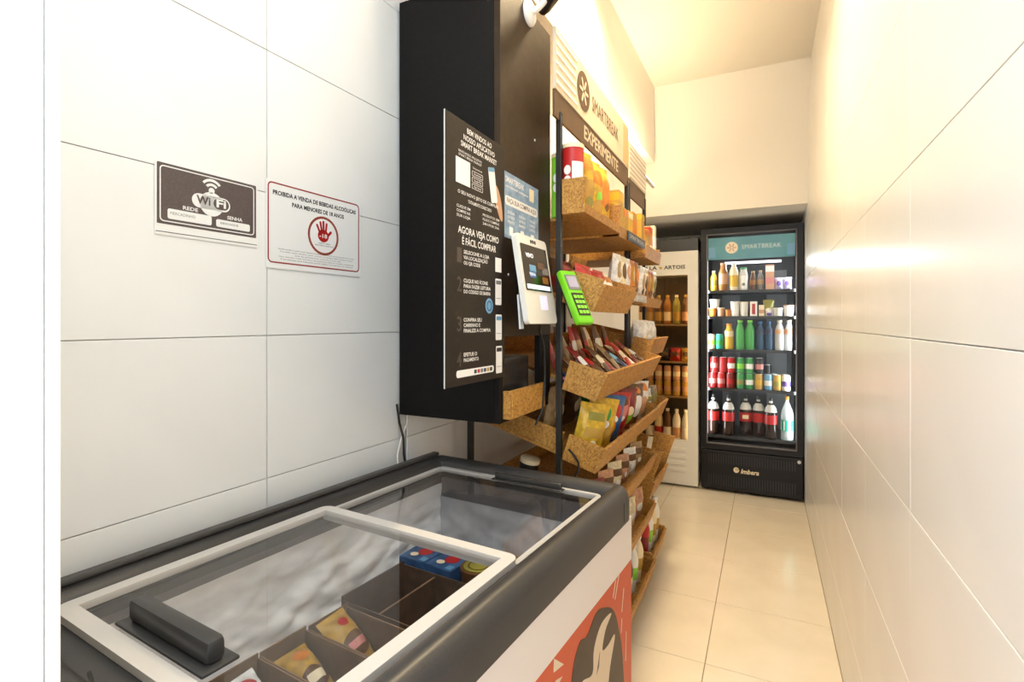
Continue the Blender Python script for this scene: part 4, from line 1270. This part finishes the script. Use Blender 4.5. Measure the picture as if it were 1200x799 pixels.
FR = thing('drinks_cooler', 'black glass-door drinks cooler with blue top panel at the aisle end', 'cooler', (0, 0, 0))
M_FB = mat('cooler_black', (0.009, 0.007, 0.006), 0.4, spec=0.25)
M_FIN = mat('cooler_lining', (0.018, 0.018, 0.018), 0.5)
M_SHELF = mat('shelf_dark', (0.02, 0.02, 0.02), 0.45)
b = MB()
b.box(BX0, BX0 + 0.03, BY + 0.045, BY + 0.66, 0.03, BH)
b.box(BX1 - 0.03, BX1, BY + 0.045, BY + 0.66, 0.03, BH)
b.box(BX0 + 0.03, BX1 - 0.03, BY + 0.63, BY + 0.66, 0.03, BH)
b.box(BX0 + 0.03, BX1 - 0.03, BY + 0.045, BY + 0.63, BH - 0.03, BH)
b.box(BX0 + 0.03, BX1 - 0.03, BY + 0.045, BY + 0.63, 0.33, 0.385)
b.build('body', M_FB, FR)
b = MB()
b.box(BX0 + 0.0305, BX0 + 0.036, BY + 0.05, BY + 0.60, 0.386, BH - 0.031)
b.box(BX1 - 0.036, BX1 - 0.0305, BY + 0.05, BY + 0.60, 0.386, BH - 0.031)
b.box(BX0 + 0.036, BX1 - 0.036, BY + 0.56, BY + 0.60, 0.386, BH - 0.031)
b.build('lining', M_FIN, FR)
b = MB()
b.box(BX0 + 0.12, BX0 + 0.26, BY + 0.548, BY + 0.559, 0.386, 1.75)
b.box(BX1 - 0.24, BX1 - 0.09, BY + 0.548, BY + 0.559, 0.386, 1.75)
b.build('air_duct', mat('duct_grey', (0.16, 0.16, 0.16), 0.5), FR)
kick = MB().box(BX0 + 0.002, BX1 - 0.002, BY + 0.002, BY + 0.040, 0.022, 0.322, b=0.006).build('grille', M_FB, FR)
for k in range(34):
    x = BX0 + 0.055 + k * 0.0180
    for z0, z1 in ((0.225, 0.292), (0.055, 0.135)):
        MB().box(x, x + 0.005, BY - 0.003, BY + 0.0015, z0, z1).build('slat', mat('slat_black', (0.022, 0.019, 0.018), 0.4), kick)
lgo = holder('logo', kick, (0, BY + 0.001, 0), FACE_Y)
MB().disc(-0.200, 0.186, 0.020, 0.021, 0, 0.002, 20).build('emblem', C('cream'), lgo)
MB().ring(-0.196, 0.192, 0.012, 0.009, 0.004, 0.002, 0.003, 16).build('emblem', C('brown'), lgo)
lettering(lgo, 'Imbera', -0.108, 0.180, 0.034, C('cream'), 0.125, 0.002, slant=0.25, bold=0.025)
for sx_ in (BX0 + 0.06, BX1 - 0.06):
    for sy_ in (BY + 0.10, BY + 0.58):
        MB().lathe([(0.02, 0), (0.022, 0.031)], 10).build('foot', M_FB, FR, (sx_, sy_, 0))
DR = holder('door', FR)
MB().frame(BX0 + 0.001, BX1 - 0.001, 0.330, BH - 0.002, 0.040, -0.040, 0, 0.006).build('frame', M_FB, DR, (0, BY, 0), FACE_Y)
MB().frame(BX0 + 0.042, BX1 - 0.042, 0.372, BH - 0.044, 0.006, -0.030, -0.004, 0.004).build('gasket', mat('gasket_grey', (0.16, 0.14, 0.13), 0.4), DR, (0, BY, 0), FACE_Y)
MB().box(BX0 + 0.048, BX1 - 0.048, BY + 0.014, BY + 0.020, 0.378, BH - 0.050).build('pane', glass('cooler_glass', (0.985, 0.99, 0.99), 0.12, 0.02), DR)
MB().box(BX1 - 0.075, BX1 - 0.063, BY - 0.014, BY + 0.012, 0.9, 1.35, b=0.003).build('handle', M_FB, DR)
MB().lathe([(0.012, 0), (0.012, 0.006), (0.0, 0.008)], 14).build('lock', C('silver'), FR, (BX1 - 0.028, BY + 0.0015, 0.296), (PI / 2, 0, 0))
hp = MB().box(BX0 + 0.05, BX1 - 0.05, 1.805, 1.975, -0.004, 0).build('header_panel', noisy('header_teal', (0.06, 0.24, 0.30), (0.09, 0.31, 0.37), 6, 0.4), FR, (0, BY + 0.035, 0), FACE_Y)
MB().disc(-0.235, 1.893, 0.045, 0.045, 0.0002, 0.0015, 28).build('emblem', C('cream'), hp)
b = MB()
for k in range(6):
    a = PI * k / 3
    b.prism(capsule(-0.235 + 0.010 * math.cos(a), 1.893 + 0.010 * math.sin(a), -0.235 + 0.030 * math.cos(a), 1.893 + 0.030 * math.sin(a), 0.004, 3), 0.0017, 0.0024)
b.build('emblem', C('peach'), hp)
lettering(hp, 'SMARTBREAK', -0.030, 1.893, 0.034, mat('header_letter', (0.55, 0.68, 0.70), 0.5), 0.27, 0.001)
for x in (BX0 + 0.055, BX1 - 0.105):
    MB().box(x, x + 0.05, 1.82, 1.90, 0.0004, 0.010).build('header_clip', C('sky'), hp)
SHZ = [0.425, 0.795, 1.100, 1.358, 1.560]
for z in SHZ:
    MB().box(BX0 + 0.037, BX1 - 0.037, BY + 0.065, BY + 0.545, z - 0.010, z).build('shelf', M_SHELF, FR)
    MB().box(BX0 + 0.037, BX1 - 0.037, BY + 0.058, BY + 0.0645, z - 0.016, z + 0.006).build('shelf_edge', M_SHELF, FR)
M_GLOW = mat('cooler_glow', (0.9, 0.95, 1.0), 0.4, emit=(0.85, 0.95, 1.0), estr=0.9)
LC = (0.90, 0.97, 1.0)
for x, s in ((BX0 + 0.043, 1), (BX1 - 0.043, -1)):
    sl = MB().box(x - 0.004, x + 0.004, BY + 0.048, BY + 0.056, 0.44, 1.80, b=0.001).build('light_strip', M_GLOW, FR)
    area_light('cooler_light', sl, (x + s * 0.006, BY + 0.058, 1.12), upright(s * 0.72, 0.70), 0.012, 1.35, P_FRIDGE, LC)
tl = MB().box(BX0 + 0.16, BX1 - 0.14, BY + 0.20, BY + 0.22, 1.785, 1.800, b=0.003).build('light_strip', mat('cooler_tube_glow', (0.9, 0.9, 0.95), 0.4, emit=(0.95, 0.90, 1.0), estr=3.0), FR)
area_light('cooler_light', tl, (-0.10, BY + 0.20, 1.782), (R(-20), 0, 0), 0.40, 0.02, P_FRIDGE * 0.8, LC)

# labels for what stands in the cooler; x positions along each shelf
P_CLEAR = pet('clear_plastic', (0.75, 0.80, 0.80), 0.35)
P_GREEN = pet('green_plastic', (0.10, 0.50, 0.12), 0.7)
P_BLUE = pet('blue_plastic', (0.05, 0.12, 0.22), 0.7)
P_COLA = mat('cola_liquid', (0.020, 0.008, 0.005), 0.12)


def at(t, x, y, z):
    t.location = (x, y, z + 0.0006)
    return t


FYI = BY + 0.115   # front row
# shelf 5 (bottom): big cola bottles
g5 = 'large bottles on the bottom cooler shelf'
for i, (x, lb) in enumerate(((-0.375, 'large cola bottle with red label at the left end of the bottom cooler shelf'), (-0.262, 'second large cola bottle from the left with red label'),
                             (-0.140, 'third large cola bottle, with red and pale label'), (-0.049, 'fourth large cola bottle from the left, dim red label'), (0.037, 'large cola bottle with red label beside the green-label one'))):
    t = at(bottle(lb, P_COLA, 'red', 'black', 0.315, 0.044, 'cola_bottle', g5, 0.26, (0.36, 0.58), None, shoulder=0.58), x, FYI + 0.01 + (0.05 if i in (2, 3) else 0), SHZ[0])
    MB().lathe([(0.0436, 0.205), (0.036, 0.237), (0.014, 0.268), (0.0125, 0.289)], 18).build('empty_neck', C('lightgrey'), t, smooth=True)
    if i == 2:
        MB().box(-0.022, 0.022, -0.0462, -0.0450, 0.135, 0.165).build('label', C('cream'), t)
t = at(bottle('large clear bottle with green label and orange cap at the right end', None, 'teal', 'orange', 0.33, 0.044, 'soda_bottle', g5, 0.26, (0.22, 0.46), P_CLEAR, shoulder=0.56), 0.148, FYI + 0.01, SHZ[0])
MB().lathe([(0.0447, 0.078), (0.0447, 0.146)], 9).build('label', C('white'), t, (-0.0006, -0.0006, 0))
# shelf 4: cans, two layers
zc = SHZ[1]
front = [(-0.378, 'red', 'pink'), (-0.315, 'red', 'pink'), (-0.250, 'dark_red', 'red'), (-0.176, 'green', 'olive'), (-0.112, 'green', 'white'), (-0.046, 'gold', 'yellow'), (0.020, 'sky', 'white'), (0.080, 'gold', 'olive'), (0.140, 'white', 'purple')]
nm = ['red can at the left end of the lower can layer', 'red can second from left in the lower can layer', 'dark red can third from left in the lower can layer', 'green can under the left green can',
      'green can with white band under the right green can', 'gold can right of the green cans', 'light blue and white can in the lower layer', 'gold can left of the white and purple one', 'white can with purple print at the right end']
for (x, c_, bnd), lb in zip(front, nm):
    at(can(lb, c_, bnd, group='cans on the cooler shelf'), x, FYI, zc)
top = [(-0.366, 'red', 'pink', 'upper red can at the left end of the stacked cans'), (-0.302, 'red', None, 'upper red can second in the stacked cans'), (-0.243, 'red', 'white', 'upper red and white can third in the stacked cans'),
       (-0.176, 'green', 'lime', 'upper green can, left of two'), (-0.112, 'green', 'white', 'upper green can with white band, right of two'), (-0.042, 'black', 'pink', 'upper black can with pink print')]
for x, c_, bnd, lb in top:
    at(can(lb, c_, bnd, group='stacked cans on the cooler shelf'), x, FYI, zc + 0.1228)
at(can('slim black can standing behind the light blue can', 'black', 'lightgrey', 0.19, 0.026, 'cans on the cooler shelf'), 0.015, FYI + 0.085, zc)
for i in range(8):
    c_ = ('red', 'red', 'dark_red', 'green', 'green', 'gold', 'sky', 'gold')[i]
    at(can('%s can in the row behind, %s from left on the can shelf' % (nc(c_), ordn[i]), c_, None, group='second row cans in the cooler'), -0.37 + 0.072 * i, FYI + 0.075 + (0.1 if i == 5 else 0), zc)
# shelf 3: bottles
zc = SHZ[2]
at(can('orange and green can at the left end of the middle shelf', 'peach', 'lime', group='cans on the middle cooler shelf'), -0.388, FYI, zc)
at(can('teal green can beside the orange juice bottle', 'teal', 'green', group='cans on the middle cooler shelf'), -0.326, FYI, zc)
g3 = 'small bottles on the middle cooler shelf'
at(bottle('orange juice bottle with orange cap', C('yellow'), 'cream', 'orange', 0.205, 0.033, 'juice_bottle', g3, 0.55, (0.50, 0.72)), -0.257, FYI, zc)
for x, lb in ((-0.178, 'green soda bottle, left of the two green ones'), (-0.108, 'green soda bottle, right of the two green ones')):
    at(bottle(lb, None, None, 'lime', 0.232, 0.034, 'soda_bottle', g3, 0.50, clear=P_GREEN), x, FYI, zc)
for x, lb in ((-0.036, 'dark blue water bottle, left of the two blue ones'), (0.024, 'dark blue water bottle, right of the two blue ones')):
    at(bottle(lb, None, 'navy', 'blue', 0.222, 0.028, 'water_bottle', g3, 0.45, (0.55, 0.74), clear=P_BLUE), x, FYI, zc)
for x, lb in ((0.096, 'clear water bottle with pink label, second from the right'), (0.160, 'clear water bottle with pink label at the right end')):
    at(bottle(lb, None, 'peach', 'cream', 0.232, 0.031, 'water_bottle', g3, 0.48, (0.55, 0.70), clear=pet('milky_plastic', (0.72, 0.74, 0.74), 0.6)), x, FYI, zc)
# shelf 2: tubs and small food packs


def tub(label, col, lidc, r=0.045, h=0.06, group='tubs on the second cooler shelf'):
    t = thing('food_tub', label, 'food tub', group=group)
    MB().lathe([(r * 0.84, 0), (r, h)], 20).build('tub', C(col), t, smooth=True)
    MB().lathe([(r + 0.003, h + 0.0003), (r + 0.003, h + 0.005), (r - 0.002, h + 0.007), (0, h + 0.007)], 20).build('lid', C(lidc), t, smooth=True)
    return t


zc = SHZ[3]
for x, c_, l_, r_, h_, dy, dz, lb in ((-0.380, 'orange', 'peach', 0.029, 0.066, 0, 0, 'orange cup at the left end of the second shelf'), (-0.318, 'peach', 'cream', 0.028, 0.066, 0, 0, 'peach cup second from the left on the second shelf'),
                                      (-0.365, 'white', 'white', 0.038, 0.060, 0.005, 0.0740, 'white tub stacked on the orange and peach cups'), (-0.264, 'orange', 'orange', 0.021, 0.05, -0.006, 0, 'small orange cup in front of the white tubs'),
                                      (-0.215, 'white', 'lightgrey', 0.033, 0.115, 0.0, 0, 'tall white tub with grey lid on the second shelf'), (-0.150, 'white', 'cream', 0.031, 0.110, 0.0, 0, 'white tub with cream lid left of the red box'),
                                      (0.085, 'lightgrey', 'white', 0.036, 0.060, 0.0, 0, 'low white tub right of the foil packs'), (0.158, 'white', 'peach', 0.036, 0.080, 0.0, 0, 'white tub with peach lid at the right end of the second shelf')):
    at(tub(lb, c_, l_, r_, h_), x, FYI + dy, zc + dz)
t = carton_box('red and white food box in the middle of the second shelf', 'white', 0.062, 0.05, 0.118, [], group='boxes on the second cooler shelf')
MB().box(-0.011, 0.011, -0.0326, -0.0316, 0.02, 0.10).build('print', C('red'), t)
t.rotation_euler = (0, 0, 0)
at(t, -0.082, FYI, zc)
at(carton_box('small cream food box right of the red and white box', 'cream', 0.05, 0.038, 0.090, [('peach', 0.3, 0.6)], group='boxes on the second cooler shelf'), -0.027, FYI, zc)
t = bag('olive and white foil pack leaning on the second shelf', 'olive', [('cream', 0.05, 0.02, 0.02)], 0.08, 0.13, 0.035, group='foil packs on the second cooler shelf', seed=130)
t.rotation_euler = (0, 0, R(-90))
at(t, 0.022, FYI + 0.03, zc)
t = bag('white foil pack in front of the olive one', 'white', [('purple', 0.02, 0.02, 0.012)], 0.055, 0.06, 0.03, group='foil packs on the second cooler shelf', seed=131)
t.rotation_euler = (0, 0, R(-90))
at(t, 0.026, FYI - 0.01, zc)
# shelf 1 (top)
zc = SHZ[4]
g1 = 'bottles on the top cooler shelf'
at(bottle('small yellow bottle at the left end of the top shelf', C('yellow'), 'olive', 'cream', 0.165, 0.024, 'drink_bottle', g1, 0.4), -0.370, FYI, zc)
at(bottle('tall peach and amber bottle on the top shelf', C('amber'), 'peach', 'peach', 0.225, 0.034, 'drink_bottle', g1, 0.6, (0.25, 0.62)), -0.300, FYI, zc)
at(bottle('tall pale yellow bottle with white neck on the top shelf', C('cream'), 'yellow', 'white', 0.225, 0.033, 'drink_bottle', g1, 0.45, (0.15, 0.55)), -0.224, FYI, zc)
t = at(bottle('white-label bottle with green cap on the top shelf', C('lightgrey'), 'white', 'green', 0.180, 0.029, 'drink_bottle', g1, 0.75, (0.10, 0.66), shoulder=0.7), -0.153, FYI, zc)
MB().disc(0, 0.05, 0.012, 0.012, 0, 0.001, 16).build('label', C('grey'), t, (0, -0.0295, 0), FACE_Y)
at(bottle('small dark bottle, left of the two on the top shelf', C('brown'), 'amber', 'tan', 0.150, 0.022, 'drink_bottle', g1, 0.45), -0.086, FYI, zc)
at(bottle('small dark bottle, right of the two on the top shelf', C('grey'), 'tan', 'tan', 0.155, 0.022, 'drink_bottle', g1, 0.45), -0.034, FYI, zc)
at(carton_box('pink and peach drink carton on the top shelf', 'peach', 0.05, 0.058, 0.195, [('white', 0.72, 0.95), ('pink', 0.25, 0.5)], 'drink_carton', 'carton'), 0.030, FYI, zc)
for x, dz, lb in ((0.092, 0, 'lilac snack pack, left of the two on the top shelf'), (0.150, 0.0, 'lilac and purple snack pack at the right end of the top shelf')):
    t = bag(lb, 'lilac', [('purple', 0.05, 0.018, 0.02)], 0.058, 0.095, 0.05, group='lilac packs on the top cooler shelf', seed=140 + x * 10)
    t.rotation_euler = (0, 0, R(-90))
    at(t, x, FYI, zc)

# =================================================================== WHITE GLASS-DOOR COOLER
WX0, WX1, WH = -1.030, -0.476, 1.885
WF = thing('beer_cooler', 'white glass-door beer cooler left of the black cooler', 'cooler', (0, 0, 0))
M_WC = mat('cooler_white', (0.70, 0.66, 0.58), 0.35)
b = MB()
b.box(WX0, WX0 + 0.03, BY + 0.045, BY + 0.60, 0.03, WH)
b.box(WX1 - 0.03, WX1, BY + 0.045, BY + 0.60, 0.03, WH)
b.box(WX0 + 0.03, WX1 - 0.03, BY + 0.57, BY + 0.60, 0.03, WH)
b.box(WX0 + 0.03, WX1 - 0.03, BY + 0.045, BY + 0.57, WH - 0.17, WH)
b.box(WX0 + 0.03, WX1 - 0.03, BY + 0.045, BY + 0.57, 0.03, 0.33)
b.build('body', M_WC, WF)
b = MB()
b.box(WX0 + 0.0305, WX0 + 0.036, BY + 0.05, BY + 0.56, 0.331, WH - 0.171)
b.box(WX1 - 0.036, WX1 - 0.0305, BY + 0.05, BY + 0.56, 0.331, WH - 0.171)
b.box(WX0 + 0.036, WX1 - 0.036, BY + 0.52, BY + 0.56, 0.331, WH - 0.171)
b.build('lining', mat('beer_lining', (0.14, 0.10, 0.06), 0.5), WF)
MB().box(WX0, WX1, BY + 0.0, BY + 0.60, WH + 0.001, WH + 0.10, b=0.003).build('top_box', M_BLACK, WF)
D = holder('door', WF)
b = MB()
b.box(WX0 + 0.001, WX0 + 0.085, BY, BY + 0.042, 0.375, 1.695)
b.box(WX1 - 0.079, WX1 - 0.001, BY, BY + 0.042, 0.375, 1.695)
b.box(WX0 + 0.001, WX1 - 0.001, BY, BY + 0.042, 1.695, WH)
b.box(WX0 + 0.001, WX1 - 0.001, BY, BY + 0.042, 0.02, 0.375)
b.build('frame', M_WC, D)
MB().box(WX0 + 0.086, WX1 - 0.080, BY + 0.014, BY + 0.020, 0.376, 1.694).build('pane', glass('beer_glass', (0.86, 0.80, 0.70), 0.6, 0.03), D)
for k in range(4):
    z = 0.285 - 0.055 * k
    MB().box(WX0 + 0.10, WX1 - 0.09, BY - 0.008, BY - 0.0005, z, z + 0.030, b=0.003).build('louver', M_WC, WF)
ld = holder('brand_print', D, (0, BY - 0.0012, 0), FACE_Y)
lettering(ld, 'STELLA', -0.880, 1.757, 0.030, M_PRINTK, 0.17, 0.0, bold=0.02)
lettering(ld, 'ARTOIS', -0.655, 1.757, 0.030, M_PRINTK, 0.165, 0.0, bold=0.02)
MB().prism([(-0.765 + (0.018 if k % 2 == 0 else 0.008) * math.sin(PI * k / 5), 1.757 + (0.018 if k % 2 == 0 else 0.008) * math.cos(PI * k / 5)) for k in range(10)], -0.0005, 0.0003).build('star', C('gold'), ld)
lettering(ld, 'Metalfrio', -0.72, 0.345, 0.014, C('tan'), 0.10, 0.0)
WSZ = [0.335, 0.712, 0.995, 1.300]
for z in WSZ[1:]:
    MB().box(WX0 + 0.037, WX1 - 0.037, BY + 0.06, BY + 0.50, z - 0.012, z).build('shelf', C('tan'), WF)
sl = MB().box(WX0 + 0.06, WX1 - 0.06, BY + 0.060, BY + 0.075, 1.700, 1.709).build('light_strip', mat('beer_glow', (0.9, 0.8, 0.6), 0.4, emit=(1.0, 0.75, 0.4), estr=2), WF)
area_light('cooler_light', sl, ((WX0 + WX1) / 2, BY + 0.09, 1.695), (R(-12), 0, 0), 0.42, 0.03, 0.9, (1.0, 0.72, 0.38))
sl = MB().box(WX1 - 0.046, WX1 - 0.038, BY + 0.048, BY + 0.056, 0.36, 1.68).build('light_strip', MATS['beer_glow'], WF)
area_light('cooler_light', sl, (WX1 - 0.052, BY + 0.056, 1.0), upright(-0.72, 0.70), 0.012, 1.25, 0.4, (1.0, 0.72, 0.38))
gw = 'beer bottles in the white cooler'
for i in range(6):
    c_, l_, k_ = (('brown', 'cream', 'gold'), ('amber', 'gold', 'cream'), ('brown', 'gold', 'gold'), ('amber', 'cream', 'gold'), ('olive', 'gold', 'cream'), ('brown', 'peach', 'gold'))[i]
    at(bottle('%s beer bottle with %s label, %s from left atop the white cooler shelves' % (c_, l_, ordn[i]), C(c_), l_, k_, 0.24, 0.031, 'beer_bottle', gw, 0.40, (0.12, 0.42)), WX0 + 0.085 + 0.072 * i, BY + 0.12, WSZ[3])
for i in range(5):
    c_ = ('red', 'orange', 'black', 'red', 'gold')[i]
    t = bag('%s pack lying on the second white cooler shelf, %s from left' % (c_, ordn[i]), c_, [('brown', 0.06, 0.03, 0.02)], 0.085, 0.11, 0.05, group='packs in the white cooler', seed=150 + i)
    t.rotation_euler = (0, 0, R(-90))
    at(t, WX0 + 0.10 + 0.088 * i, BY + 0.12, WSZ[2])
for i in range(6):
    for j in range(2):
        c_, bnd = (('gold', 'peach'), ('peach', 'cream'))[j]
        at(can('%s beer can, %s from left in the %s layer of the white cooler' % (c_, ordn[i], ('lower', 'upper')[j]), c_, bnd, group='beer cans in the white cooler'), WX0 + 0.085 + 0.072 * i, BY + 0.12, WSZ[1] + 0.1228 * j)
for i in range(6):
    c_, l_ = (('brown', 'cream'), ('navy', 'white'), ('cream', 'red'), ('brown', 'white'), ('white', 'peach'), ('lightgrey', 'white'))[i]
    at(bottle('%s bottle with %s label, %s from left on the bottom of the white cooler' % (nc(c_), l_, ordn[i]), C(c_), l_, 'white', 0.27, 0.033, 'beer_bottle', 'bottles at the bottom of the white cooler', 0.40, (0.15, 0.45)), WX0 + 0.085 + 0.072 * i, BY + 0.12, WSZ[0] - 0.004)
